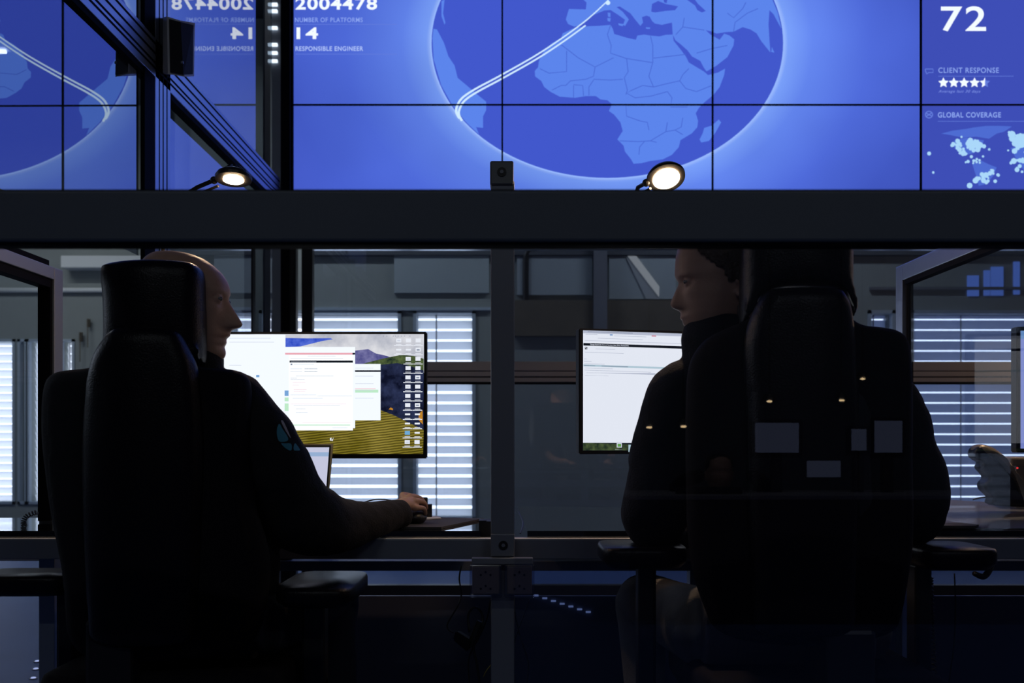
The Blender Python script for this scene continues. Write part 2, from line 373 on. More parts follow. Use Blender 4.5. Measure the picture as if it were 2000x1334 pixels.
# ------------------------------------------------------------------ glass partition under the video wall
DP = 5.9
gp = thing('glass_partition', 'long glass partition with brushed metal transom under the video wall', 'partition', (wx(1000, DP), DP, 0))
def pp(name, m, px0, px1, py0, py1, y0=0.0, t=0.06, bev=0.002): return boxo(name, m, wx(px0, DP), wx(px1, DP), DP+y0, DP+y0+t, wz(py1, DP), wz(py0, DP), bev, gp)
pp('top_rail', M_alu, 600, 2300, 470, 486)
pp('transom', M_transom, 612, 2300, 706, 724); pp('transom', M_transom, 612, 2300, 725.5, 735); pp('transom', M_transom, 612, 2300, 737.5, 746)
pp('transom_gap', M_groove, 612, 2300, 706, 750, 0.02, 0.03)
pp('seal', M_groove, 612, 2300, 746, 750); pp('bottom_rail', M_black, 420, 2300, 1143, 1186)
pp('glass_pane', M_glass, 612, 2300, 486, 706, 0.02, 0.01, 0); pp('glass_pane', M_glass, 612, 2300, 750, 1143, 0.02, 0.01, 0)
pp('lower_rail', M_aludark, 612, 2300, 1086, 1098, 0.0, 0.05)

# ------------------------------------------------------------------ video wall
DV = 5.73
vw = thing('video_wall', 'huge blue video wall showing the globe with Africa in the middle', 'screen', (wx(1391, DV), DV, wz(436, DV)))
cols_x = [571, 981, 1391, 1797, 2205, 2613]; rows_y = [-254, -24+0, 206, 436]
def V(px, py, k=0): return P(px, py, DV) + Vector((0, -0.001*k-0.004, 0))
for a, b in zip(cols_x, cols_x[1:]):
    for c, e in zip(rows_y, rows_y[1:]):
        bm = bmesh.new(); box(bm, wx(a+.3, DV), wx(b-.3, DV), DV, DV+0.09, wz(e-.3, DV), wz(c+.3, DV), 0.002)
        finish(bm, 'display_panel', M_black, vw)
# picture background with the glow round the globe
def bgmat():
    m = bpy.data.materials.new('screen_blue'); m.use_nodes = True; nt = m.node_tree; nt.nodes.clear()
    N = nt.nodes.new; L = nt.links.new
    tc = N('ShaderNodeNewGeometry'); sp = N('ShaderNodeSeparateXYZ'); L(tc.outputs['Position'], sp.inputs[0])
    c = P(1186, 85, DV); rx = 343*DV/F; rz = 263*DV/F
    def ma(op, a, b=None):
        n = N('ShaderNodeMath'); n.operation = op
        for i_, v in enumerate((a, b)):
            if v is None: continue
            if isinstance(v, (int, float)): n.inputs[i_].default_value = v
            else: L(v, n.inputs[i_])
        return n.outputs[0]
    u = ma('DIVIDE', ma('SUBTRACT', sp.outputs[0], c.x), rx); w = ma('DIVIDE', ma('SUBTRACT', sp.outputs[2], c.z), rz)
    r = ma('SQRT', ma('ADD', ma('MULTIPLY', u, u), ma('MULTIPLY', w, w)))
    rp = N('ShaderNodeValToRGB'); L(ma('DIVIDE', ma('SUBTRACT', r, 1.0), 1.4), rp.inputs[0])
    el = rp.color_ramp.elements; el[0].position = 0.0; el[0].color = srgb(160, 190, 255); el[1].position = 1.0; el[1].color = srgb(66, 84, 192)
    for pos, cc in ((0.02, (120, 158, 250)), (0.12, (98, 132, 238)), (0.35, (80, 108, 222)), (0.6, (70, 94, 205))):
        e = rp.color_ramp.elements.new(pos); e.color = srgb(*cc)
    nz = N('ShaderNodeTexNoise'); nz.inputs['Scale'].default_value = 1.3; L(tc.outputs['Position'], nz.inputs['Vector'])
    mu = N('ShaderNodeMix'); mu.data_type = 'RGBA'; mu.blend_type = 'MULTIPLY'; mu.inputs[0].default_value = 1
    g = N('ShaderNodeValToRGB'); g.color_ramp.elements[0].color = (0.70, 0.70, 0.74, 1); g.color_ramp.elements[1].color = (1.2, 1.2, 1.15, 1)
    L(nz.outputs['Fac'], g.inputs[0]); L(rp.outputs[0], mu.inputs[6]); L(g.outputs[0], mu.inputs[7])
    e = N('ShaderNodeEmission'); L(mu.outputs[2], e.inputs[0]); e.inputs[1].default_value = 0.98
    o = N('ShaderNodeOutputMaterial'); L(e.outputs[0], o.inputs[0]); return m
E_ocean = emis('ocean', srgb(66, 88, 204)); E_land = emis('land', srgb(92, 133, 236)); E_border = emis('border', srgb(72, 104, 210))
E_rim = emis('rim', srgb(150, 184, 255)); E_line = emis('flight_line', srgb(205, 232, 255), 1.05); E_text = emis('bright_text', srgb(235, 243, 255), 1.1)
E_dim = emis('dim_text', srgb(140, 165, 240)); E_rule = emis('rule_line', srgb(100, 125, 220)); E_dark = emis('side_panel', srgb(62, 78, 182)); E_dots = emis('map_dots', srgb(170, 215, 250))
E_dland = emis('dim_land', srgb(78, 108, 210))
bm = bmesh.new(); poly(bm, [V(574, -253), V(2612, -253), V(2612, 434), V(574, 434)]); finish(bm, 'screen_picture', bgmat(), vw)
bm = bmesh.new(); poly(bm, [V(1797, -253, 1), V(2612, -253, 1), V(2612, 434, 1), V(1797, 434, 1)]); finish(bm, 'side_picture', E_dark, vw)
def inside(px, py, s=0.995):
    u = (px-1186)/343; w = (py-85)/263; r = math.hypot(u, w)
    return (px, py) if r <= s else (1186+343*u/r*s, 85+263*w/r*s)
el = [(1186+343*math.cos(t*math.pi/60), 85+263*math.sin(t*math.pi/60)) for t in range(120)]
bm = bmesh.new(); poly(bm, [V(1186+(x-1186)*1.008, 85+(y_-85)*1.01, 1) for x, y_ in el], 1); poly(bm, [V(x, y_, 2) for x, y_ in el], 0)
A = lambda L, ox=1000, oy=0, s=3.3333: [inside(ox+a/s, oy+b/s) for a, b in L]
africa = A([(400,188),(480,175),(560,172),(640,165),(655,190),(665,225),(700,235),(750,250),(805,262),(815,235),(860,228),(900,235),(960,240),(1000,230),(1045,228),(1052,270),(1100,330),(1130,370),(1150,410),(1200,440),(1250,470),(1275,492),(1340,475),(1385,450),(1380,490),(1350,570),(1310,620),(1250,670),(1215,705),(1195,740),(1210,790),(1205,830),(1170,870),(1095,915),(1085,960),(1040,1010),(980,1040),(900,1050),(840,1065),(790,1068),(775,1040),(735,990),(725,950),(685,910),(720,855),(705,800),(665,750),(630,725),(650,680),(620,655),(575,650),(545,628),(480,628),(410,640),(310,632),(250,600),(210,570),(190,530),(150,500),(148,465),(170,440),(175,400),(210,330),(260,285),(320,250),(330,220)])
eur = A([(1045,228),(1062,265),(1095,290),(1140,330),(1170,370),(1225,400),(1245,440),(1265,468),(1330,430),(1400,375),(1440,300),(1445,260),(1415,235),(1380,222),(1350,262),(1320,245),(1290,228),(1260,200),(1290,206),(1330,222),(1390,212),(1440,210),(1500,180),(1550,195),(1590,220),(1620,270),(1680,345),(1674,260),(1668,160),(1674,70),(1700,95),(1760,190),(1740,80),(1700,-60),(1600,-250),(1400,-400),(1100,-560),(800,-560),(550,-400),(430,-150),(440,-20),(485,20),(480,65),(370,62),(350,130),(365,160),(405,177),(450,165),(485,140),(520,105),(560,88),(600,72),(640,68),(690,100),(735,132),(722,165),(735,172),(760,130),(720,80),(680,50),(700,45),(770,90),(800,130),(835,172),(852,150),(845,115),(875,105),(895,112),(912,142),(930,157),(975,165),(1040,150)])
sam = A([(1020,190),(1045,195),(1090,280),(1120,370),(1160,430),(1180,510),(1240,560),(1310,620),(1365,665),(1365,720),(1345,760),(1345,835),(1300,830),(1312,880),(1290,870),(1225,800),(1130,690),(1060,560),(1015,390),(1010,250)], 540)
isl = [A(q) for q in ([(1345,780),(1360,800),(1320,870),(1280,920),(1230,930),(1220,910),(1240,870),(1250,835),(1300,820)], [(1690,310),(1706,345),(1686,342)], [(622,85),(640,88),(640,115),(625,112)], [(620,120),(642,122),(638,145),(622,140)], [(690,155),(725,160),(720,175),(695,168)], [(870,180),(900,183),(895,192),(872,190)])]
isl += [A([(1075,10),(1095,0),(1085,90),(1100,150),(1095,165),(1075,110)], 540)]
for q in [africa, eur, sam]+isl: poly(bm, [V(x, y_, 3) for x, y_ in q], 2)
for q in ([(905,80),(910,30),(950,10),(1000,30),(1080,45),(1060,70),(1000,75),(930,85)], [(1135,0),(1180,-10),(1210,30),(1260,75),(1235,85),(1205,70),(1190,40)], [(985,0),(1010,0),(1005,25),(990,20)]):
    poly(bm, [V(x, y_, 4) for x, y_ in A(q)], 0)
for q in ([(640,170),(620,230),(645,300),(640,350),(700,370),(745,385)], [(900,238),(915,300),(915,410),(890,500),(920,570)], [(920,382),(1130,358)], [(745,385),(915,412)], [(320,295),(430,380),(540,440),(660,380)], [(355,335),(355,470),(240,480),(180,450)],
          [(540,440),(530,500),(480,520),(380,530),(350,560)], [(745,385),(755,470),(730,510),(750,590),(740,620)], [(530,520),(640,525),(720,520)], [(920,570),(1000,550),(1090,530),(1110,490),(1150,450)], [(920,570),(850,560),(780,590),(745,610),(800,640),(900,630),(1010,600)],
          [(1090,530),(1130,580),(1200,600),(1300,560)], [(1010,600),(1040,640),(1030,700),(1140,700)], [(650,690),(740,690),(745,760),(830,790),(880,800),(890,850)], [(700,920),(820,925),(900,920),(940,930)], [(860,925),(830,960),(825,1010)], [(900,920),(1000,860),(1060,850),(1100,830),(1110,770)],
          [(1010,800),(1000,860)], [(1060,850),(1110,880)], [(400,640),(400,560)], [(465,628),(460,560),(400,555)], [(500,625),(500,570),(530,525)], [(260,590),(320,560),(350,560)], [(1200,350),(1300,320),(1400,300)], [(1065,230),(1110,180),(1120,120)], [(1110,180),(1250,200)], [(1400,90),(1440,120),(1500,60),(1520,20)], [(1440,210),(1450,150),(1530,90),(1600,60)]):
    ribbon(bm, [V(x, y_, 5) for x, y_ in A(q)], 0.0045, mi=3)
finish(bm, 'globe_picture', [E_ocean, E_rim, E_land, E_border], vw)
bm = bmesh.new()
path = catmull([(1187, 6), (1140, 48), (1060, 104), (982, 149), (930, 177), (905, 194), (895, 209), (893, 222), (899, 234)], 6)
ribbon(bm, [V(x-1.5, y_-2.0, 6) for x, y_ in path], 0.006, 0.015); ribbon(bm, [V(x+3.5, y_+3, 6) for x, y_ in path[6:]], 0.008, 0.014)
poly(bm, [V(1187+4.5*math.cos(t/2), 7+4.5*math.sin(t/2), 7) for t in range(12)])
poly(bm, [V(1186, -20, 6), V(1188, -20, 6), V(1188, 5, 6), V(1186, 5, 6)])
finish(bm, 'flight_line', E_line, vw)
text('2004478', 578, 21, DV, 24, E_text, 'number_text', vw, 159, 0.026, yoff=-0.012)
text('NUMBER OF PLATFORMS', 577, 45, DV, 9, E_dim, 'caption_text', vw, 132, 0.012, yoff=-0.012)
text('14', 580, 78, DV, 23, E_text, 'number_text', vw, 42, 0.026, yoff=-0.012)
text('RESPONSIBLE ENGINEER', 578, 101, DV, 9, emis('caption_bright', srgb(175, 195, 250)), 'caption_text', vw, 132, 0.02, yoff=-0.012)
text('72', 1836, 63, DV, 49, E_text, 'number_text', vw, 88, 0.012, yoff=-0.012)
text('CLIENT RESPONSE', 1831, 144, DV, 10.5, E_dim, 'caption_text', vw, 118, 0.012, yoff=-0.012)
text('GLOBAL COVERAGE', 1830, 231, DV, 10.5, E_dim, 'caption_text', vw, 123, 0.02, yoff=-0.012)
text('Average last 30 days', 1831, 184, DV, 7, emis('caption_faint', srgb(120, 140, 225)), 'caption_text', vw, 82, 0.01, 0.3, yoff=-0.012)
bm = bmesh.new()
for (a, b, y_) in ((578, 776, 49), (578, 776, 107), (1831, 1978, 150), (1830, 2060, 238), (1831, 2040, 0)): ribbon(bm, [V(a, y_, 6), V(b, y_, 6)], 0.003)
for k in range(16):   # small round icon
    t0, t1 = k*math.pi/8, (k+1)*math.pi/8
    ribbon(bm, [V(1813+7*math.cos(t0), 225+6.5*math.sin(t0), 6), V(1813+7*math.cos(t1), 225+6.5*math.sin(t1), 6)], 0.006)
ribbon(bm, [V(1807, 222, 6), V(1819, 228, 6)], 0.006); ribbon(bm, [V(1807, 229, 6), V(1819, 221, 6)], 0.006)
ribbon(bm, [V(1806, 136, 6), V(1821, 136, 6), V(1821, 143, 6), V(1812, 143, 6), V(1809, 146, 6), V(1806, 140, 6), V(1806, 136, 6)], 0.005)
finish(bm, 'rule_lines', E_rule, vw)
bm = bmesh.new()
for k in range(5):
    cx_, cy_ = 1841+20.2*k, 163; st = []
    for j in range(10):
        r = 10.5 if j % 2 == 0 else 5.2; st.append((cx_+r*math.sin(j*math.pi/5), cy_-r*math.cos(j*math.pi/5)))
    poly(bm, [V(x, y_, 7) for x, y_ in st], 0 if k < 4 else 1)
    if k == 4: poly(bm, [V(min(x, cx_), y_, 8) for x, y_ in [st[0], st[5], st[6], st[7], st[8], st[9]]], 0)
finish(bm, 'rating_stars', [E_text, E_rule], vw)
bm = bmesh.new()
for q in ([(1837,262),(1860,256),(1885,253),(1900,250),(1925,247),(1950,247),(1975,248),(1960,258),(1945,262),(1930,272),(1905,268),(1880,270),(1850,264)], [(1862,275),(1885,270),(1920,275),(1915,290),(1900,300),(1880,305),(1862,290)], [(1897,320),(1915,315),(1930,322),(1945,328),(1938,345),(1925,360),(1910,364),(1905,345)], [(1972,290),(2000,285),(2060,300),(2050,340),(2010,350),(1985,315)]):
    poly(bm, [V(x, y_, 6) for x, y_ in q], 1)
rr = random.Random(3)
def dots(cx_, cy_, sx, sy, n, r0, r1):
    for _ in range(n):
        x, y_ = cx_+rr.gauss(0, sx), cy_+rr.gauss(0, sy); r = rr.uniform(r0, r1)
        poly(bm, [V(x+r*math.cos(j*math.pi/4), y_+r*math.sin(j*math.pi/4), 7+rr.random()) for j in range(8)], 0)
dots(1867, 283, 5, 6, 12, 2, 5); dots(1900, 285, 12, 5, 30, 2.5, 6); dots(1882, 300, 6, 5, 12, 2, 4.5); dots(1905, 315, 9, 6, 14, 1.5, 3.5); dots(1915, 352, 8, 6, 16, 2.5, 6); dots(1935, 338, 5, 6, 8, 2, 4.5)
dots(1990, 276, 7, 7, 40, 4, 8); dots(1990, 318, 10, 8, 16, 2, 5); dots(2030, 290, 20, 15, 40, 2, 6)
for x, y_, r in ((1813, 301, 4), (1821, 338, 2.5), (1930, 293, 2.5), (1969, 260, 3), (1967, 295, 2)):
    poly(bm, [V(x+r*math.cos(j*math.pi/4), y_+r*math.sin(j*math.pi/4), 8) for j in range(8)], 0)
finish(bm, 'coverage_map', [E_dots, E_dland], vw)
# narrow black bezels between the panels
bm = bmesh.new()
for x in cols_x: box(bm, wx(x-1.6, DV), wx(x+1.6, DV), DV-0.018, DV-0.002, wz(436, DV), wz(-254, DV))
for y_ in rows_y: box(bm, wx(569, DV), wx(2615, DV), DV-0.017, DV-0.003, wz(y_+1.3, DV), wz(y_-1.3, DV))
finish(bm, 'bezel', M_groove, vw)
tag(boxo('black_post', M_groove, wx(552, DV), wx(570, DV), DV-0.05, DV+0.08, 0, 3.9), 'black post at the left end of the video wall', 'post')

# ------------------------------------------------------------------ grooved profiles
def profile_y(name, m, x, y0, y1, z0, z1, parent, w=0.045, grooves=(0.2, 0.5, 0.8)):
    """aluminium extrusion running away from the viewer with dark grooves on both sides"""
    bm = bmesh.new(); box(bm, x-w/2, x+w/2, y0, y1, z0, z1, 0.003)
    for g in grooves:
        z = z0+(z1-z0)*g
        for s in (-1, 1): box(bm, x+s*w/2-0.001, x+s*w/2+0.0012, y0+.002, y1-.002, z-0.004, z+0.004, mi=1)
    return finish(bm, name, [m, M_groove], parent)
def profile_z(name, m, x0, x1, y0, y1, z0, z1, parent, grooves=(0.3, 0.7)):
    bm = bmesh.new(); box(bm, x0, x1, y0, y1, z0, z1, 0.003)
    for g in grooves:
        x = x0+(x1-x0)*g
        for yy in (y0, y1): box(bm, x-0.003, x+0.003, yy-0.0012, yy+0.0012, z0+.002, z1-.002, mi=1)
        y_ = y0+(y1-y0)*g
        for xx in (x0, x1): box(bm, xx-0.0012, xx+0.0012, y_-0.003, y_+0.003, z0+.002, z1-.002, mi=1)
    return finish(bm, name, [m, M_groove], parent)
# tall glass side wall at the left, mirroring the video wall
XG = -1.345
sw = thing('glass_side_wall', 'tall reflective glass side wall with diagonal looking beam and post at the left', 'glass wall', (XG, 4.5, 0))
profile_y('beam', M_alu, XG, 2.2, 5.66, 2.345, 2.49, sw, 0.05, (0.22, 0.36, 0.6, 0.85))
boxo('beam_seal', M_groove, XG-0.02, XG+0.02, 2.2, 5.66, 2.325, 2.345, 0, sw)
profile_z('post', M_alu, -1.338, -1.320, 3.685, 3.85, 0, 3.6, sw, (0.25, 0.5, 0.75))
boxo('post_edge', M_groove, -1.336, -1.3205, 3.58, 3.684, 0, 3.6, 0, sw)
def pane(name, m, y0, y1, z0, z1, parent, x=-1.345, dx0=0.0, dx1=0.0, t=0.0):
    bm = bmesh.new(); vs = [bm.verts.new(v) for v in ((x+dx0, y0, z0), (x+dx1, y1, z0), (x+dx1, y1, z1), (x+dx0, y0, z1))]; bm.faces.new(vs)
    return finish(bm, name, m, parent)
pane('glass_pane', M_mirror, 3.85, 5.66, 1.5, 2.345, sw, XG-0.02); pane('glass_pane', M_mirror, 3.85, 5.66, 2.485, 3.9, sw, XG-0.02)
pane('glass_pane', M_mirror2, 2.2, 3.56, 1.66, 2.325, sw, dx0=0.0, dx1=0.009); pane('glass_pane', M_mirror2, 2.2, 3.56, 2.49, 3.9, sw, dx0=0.0, dx1=0.009)
boxo('lower_pane_rail', M_groove, XG-0.015, XG+0.015, 3.75, 5.66, 1.48, 1.50, 0, sw)
# lit rack column seen through that glass
rk = thing('light_column', 'grey column with short white light bars seen through the tall glass', 'column', (wx(525, 6.9), 6.9, 0))
boxo('column_body', M_aludark, wx(510, 6.9), wx(548, 6.9), 6.95, 7.1, 0, 4.2, 0, rk)
for y_ in (4, 17, 50, 83, 99, 115):
    boxo('light_bar', emis('bar_glow', (0.75, 0.88, 1.0, 1), 1.6), wx(521, 6.9), wx(539, 6.9), 6.93, 6.95, wz(y_+2.4, 6.9), wz(y_-2.4, 6.9), 0, rk)

# speaker on the post
spk = thing('loudspeaker', 'small grey loudspeaker mounted on the tall aluminium post', 'speaker', P(346, 150, 3.68))
bm = bmesh.new()
ds = 3.68
hull(bm, [P(318, 145, ds+.13), P(318, 140, ds+.02), P(328, 144, ds-.02), P(360, 150, ds-.01), P(379, 149, ds+.05), P(379, 145, ds+.13)],
         [P(318, 36, ds+.13), P(318, 34, ds+.02), P(326, 32, ds-.02), P(352, 40, ds-.01), P(381, 45, ds+.05), P(381, 45, ds+.13)])
finish(bm, 'cabinet', mat('speaker_grey', (0.75, 0.75, 0.76, 1), 0.35), spk)
bm = bmesh.new(); hull(bm, [P(332, 141, ds-.024), P(358, 146, ds-.016), P(377, 145, ds+.040), P(377, 145, ds+.06), P(358, 146, ds+.0), P(332, 141, ds)], [P(330, 37, ds-.024), P(353, 43, ds-.016), P(378, 49, ds+.040), P(378, 49, ds+.06), P(353, 43, ds), P(330, 37, ds)])
finish(bm, 'grille', mat('speaker_grille', (0.02, 0.02, 0.022, 1), 0.6, bump=0.5, bscale=900), spk)
bm = bmesh.new(); box(bm, *(lambda a, b: (a.x, b.x, a.y, a.y+.01, b.z, a.z))(P(353, 119, ds-.022), P(361, 128, ds))); finish(bm, 'badge', M_aludark, spk)
bm = bmesh.new(); box(bm, XG+0.02, XG+0.08, ds+0.09, ds+0.13, 2.40, 2.46); finish(bm, 'bracket', M_aludark, spk)

# ------------------------------------------------------------------ low glass dividers beside the desk
dl = thing('desk_divider', 'low glass divider with aluminium frame left of the bald man', 'divider', (XG, 2.4, 0))
M_alumid = mat('mid_grey_aluminium', (0.33, 0.36, 0.41, 1), 0.42, 0.5)
boxo('top_beam', M_alumid, -1.355, -1.31, 1.9, 2.8495, 1.460, 1.495, 0.002, dl); boxo('top_seal', M_groove, -1.352, -1.325, 1.9, 2.85, 1.495, 1.515, 0, dl)
boxo('corner_post', M_alumid, -1.355, -1.31, 2.85, 2.905, 0, 1.495, 0.002, dl); boxo('post_seal', M_groove, -1.352, -1.316, 2.838, 2.8495, 0.77, 1.46, 0, dl)
boxo('inner_seal', M_groove, -1.35, -1.316, 1.9, 2.838, 1.436, 1.460, 0, dl)
pane('glass_pane', M_glass, 1.9, 2.84, 0.76, 1.44, dl, -1.335)
XD = 1.142
dr = thing('desk_divider', 'low glass divider with bluish aluminium frame right of the right chair', 'divider', (XD, 2.4, 0))
boxo('top_beam', M_alu, 1.1366, 1.165, 1.9, 2.8995, 1.466, 1.512, 0.002, dr); boxo('corner_post', M_alu, 1.1366, 1.165, 2.90, 2.95, 0, 1.512, 0.002, dr)
boxo('post_seal', M_groove, 1.150, 1.163, 2.885, 2.8995, 0.79, 1.466, 0, dr)
boxo('inner_seal', M_groove, 1.139, 1.162, 1.9, 2.885, 1.452, 1.466, 0, dr)
pane('glass_pane', M_glass, 1.9, 2.89, 0.78, 1.455, dr, 1.15)

# ------------------------------------------------------------------ desk frame, post and desktops
DD = 2.60
df = thing('workbench', 'aluminium workbench frame with long front beam and tall centre post', 'workbench', (0, DD, 0))
boxo('front_beam', M_aludark, -1.9, 1.9, DD-0.045, DD+0.02, wz(1088, DD), wz(1050, DD), 0.002, df)
boxo('beam_edge', M_white, -1.9, 1.9, DD-0.045, DD-0.016, wz(1050, DD), wz(1049, DD), 0, df)  # pale strip paints in the lamp highlight along the beam's top edge
cp = profile_z('centre_post', M_aludark, wx(958.5, 2.5), wx(1004.8, 2.5), DD-0.095, DD-0.046, 0, wz(352, 2.5), df, ())
boxo('post_edge_trim', M_alu, wx(1003.8, 2.5), wx(1005, 2.5), DD-0.096, DD-0.095, wz(1050, DD), wz(480, DD), 0, df)
bm = bmesh.new(); box(bm, wx(957, 2.5), wx(1003, 2.5), DD-0.101, DD-0.046, wz(361, 2.5), wz(314, 2.5), 0.004); finish(bm, 'post_cap', mat('cap_metal', (0.16, 0.17, 0.18, 1), 0.45, 0.4), df)
boxo('joint_plate', M_aludark, wx(958.5, 2.5), wx(1004.5, 2.5), DD-0.101, DD-0.094, wz(1087, 2.5), wz(1043, 2.5), 0.002, df)
for (cx_, cy_) in ((980, 336), (983, 1065)):
    bm = bmesh.new(); c = P(cx_, cy_, DD-0.101)
    cyl(bm, c, c+Vector((0, -0.003, 0)), 0.0115, 24); b = finish(bm, 'bolt_cover', M_black, df)
    bm = bmesh.new(); cyl(bm, c+Vector((0, -.002, 0)), c+Vector((0, -.005, 0)), 0.005, 6); finish(bm, 'bolt', M_aludark, b)
for x in (-1.45, -0.62, 0.62, 1.85):
    boxo('leg', M_aludark, x-0.03, x+0.03, DD+0.7, DD+0.76, 0, 0.74, 0.002, df)
boxo('rear_beam', M_aludark, -1.9, 1.9, DD+0.70, DD+0.76, 0.60, 0.66, 0.002, df)
boxo('cable_tray', M_aludark, wx(500, 3.0), 1.9, DD+0.45, DD+0.60, 0.60, 0.63, 0.002, df)
mp = boxo('modesty_panel', M_deskpanel, -0.92, 1.9, 3.28, 3.30, 0.02, 0.487, 0.002); tag(mp, 'dark navy modesty panel standing under the desk', 'panel')
bm = bmesh.new()  # glowing dots on the panel imitate reflected lights
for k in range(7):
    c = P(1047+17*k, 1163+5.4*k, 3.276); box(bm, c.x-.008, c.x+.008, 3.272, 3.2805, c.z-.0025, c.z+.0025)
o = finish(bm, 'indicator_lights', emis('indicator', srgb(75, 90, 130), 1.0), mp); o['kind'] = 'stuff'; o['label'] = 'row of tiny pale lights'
ZT = 0.765
def desktop(name, pts, label, m=M_desk):
    bm = bmesh.new(); vs0 = [(x, y_, ZT-0.017) for x, y_ in pts]; vs1 = [(x, y_, ZT) for x, y_ in pts]
    hull(bm, vs0, vs1); o = finish(bm, name, m); return tag(o, label, 'desk')
desktop('desktop', [(-1.85, 2.585), (-0.082, 2.585), (-0.082, 3.02), (-1.85, 3.02)], 'black glossy desktop in front of the bald man')
desktop('desktop', [(0.040, 2.585), (1.85, 2.585), (1.85, 3.3), (0.020, 3.55)], 'dark glossy desktop in front of the right man')
bm = bmesh.new(); box(bm, -0.088, -0.068, 2.64, 2.70, ZT-0.06, ZT+0.022); box(bm, -0.068, -0.04, 2.64, 2.72, 0.72, ZT+0.02)
tag(finish(bm, 'desk_bracket', M_black), 'black bracket block between desktop and centre post', 'bracket')
bm = bmesh.new(); ptube(bm, [(1013, 1000, 2.9, 1.5), (1022, 1022, 2.75, 1.5), (1016, 1042, 2.66, 1.5)], 8, 3)
tag(finish(bm, 'cable', M_black), 'short black cable in the gap right of the centre post', 'cable')
# mouse mat, mouse, small things at the hand
bm = bmesh.new(); q = [P(640, 1030, 2.64), P(862, 1032, 2.63), P(945, 1016.5, 2.93), P(700, 1009, 3.0)]
hull(bm, [(p.x, p.y, ZT+0.0005) for p in q], [(p.x, p.y, ZT+0.006) for p in q]); tag(finish(bm, 'mouse_mat', M_pad), 'dark grey mat under the mouse on the left desktop', 'mat')
bm = bmesh.new(); ball(bm, (wx(812, 2.76), 2.76, ZT+0.022), 0.05, 20, (0.62, 1.0, 0.42)); ms = fuse(bm, 'computer_mouse', M_black, None, 0.003, 2); tag(ms, 'black mouse under the hand of the bald man', 'mouse')
bm = bmesh.new(); box(bm, wx(806, 2.95), wx(834, 2.95), 2.95, 2.98, ZT, wz(972, 2.95), 0.003); tag(finish(bm, 'card_reader', M_black), 'small black box standing behind the mouse hand', 'box')
bm = bmesh.new(); box(bm, wx(834, 2.93), wx(843, 2.93), 2.93, 2.95, ZT+.001, wz(985, 2.93), 0.002); tag(finish(bm, 'usb_dongle', M_black), 'tiny black block right of the black box on the desktop', 'dongle')
bm = bmesh.new(); hull(bm, [(wx(832, 2.9), 2.86, ZT+.0065), (wx(862, 2.9), 2.90, ZT+.0065), (wx(850, 2.9), 2.98, ZT+.0065), (wx(825, 2.9), 2.95, ZT+.0065)], [(wx(832, 2.9), 2.86, ZT+.009), (wx(862, 2.9), 2.90, ZT+.009), (wx(850, 2.9), 2.98, ZT+.009), (wx(825, 2.9), 2.95, ZT+.009)])
tag(finish(bm, 'paper_note', M_white), 'small pale card lying beside the mouse', 'paper')
bm = bmesh.new(); ptube(bm, [(700, 985, 2.95, 1.2), (730, 976, 2.95, 1.2), (760, 977, 2.95, 1.2), (800, 990, 2.95, 1.2), (815, 1006, 2.9, 1.2)], 8, 4)
tag(finish(bm, 'mouse_cable', M_black), 'thin black cable arching behind the mouse hand', 'cable')
# laptop
lp = thing('laptop', 'open laptop with gold rim half hidden behind the bald man', 'laptop', (wx(560, 2.75), 2.75, ZT))
x0, x1 = wx(420, 2.8), wx(634, 2.8)
bm = bmesh.new(); box(bm, x0, x1, 2.63, 2.85, ZT+.001, ZT+0.014, 0.003); finish(bm, 'base', mat('gold_metal', (0.45, 0.36, 0.22, 1), 0.35, 0.7), lp)
bm = bmesh.new(); box(bm, x0+.02, x1-.02, 2.69, 2.83, ZT+0.014, ZT+0.017); finish(bm, 'keyboard', M_black, lp)
zt = wz(867, 2.9)
bm = bmesh.new(); hull(bm, [(x0, 2.85, ZT+.012), (x1-.004, 2.85, ZT+.012), (x1-.004, 2.856, ZT+.012), (x0, 2.856, ZT+.012)], [(x0, 2.9, zt), (x1+.006, 2.9, zt), (x1+.006, 2.906, zt), (x0, 2.906, zt)]); finish(bm, 'lid', MATS['gold_metal'], lp)
def quad(bm, a, b, c, e, mi=0): bm.faces.new([bm.verts.new(v) for v in (a, b, c, e)]).material_index = mi
def lidp(u, w, k): return Vector((x0+.004+(x1-x0-.01)*u + 0.006*w*(u > .5), 2.849+0.0495*w-0.0004*k, ZT+.02+(zt-ZT-.024)*w))
bm = bmesh.new(); quad(bm, lidp(0, 0, 1), lidp(1, 0, 1), lidp(1, 1, 1), lidp(0, 1, 1), 0); quad(bm, lidp(.03, .04, 2), lidp(.985, .04, 2), lidp(.985, .97, 2), lidp(.03, .97, 2), 1)
quad(bm, lidp(.03, .84, 3), lidp(.985, .84, 3), lidp(.985, .90, 3), lidp(.03, .90, 3), 2)
finish(bm, 'screen', [M_black, emis('laptop_white', srgb(196, 198, 222)), emis('laptop_blue', srgb(150, 175, 210))], lp)

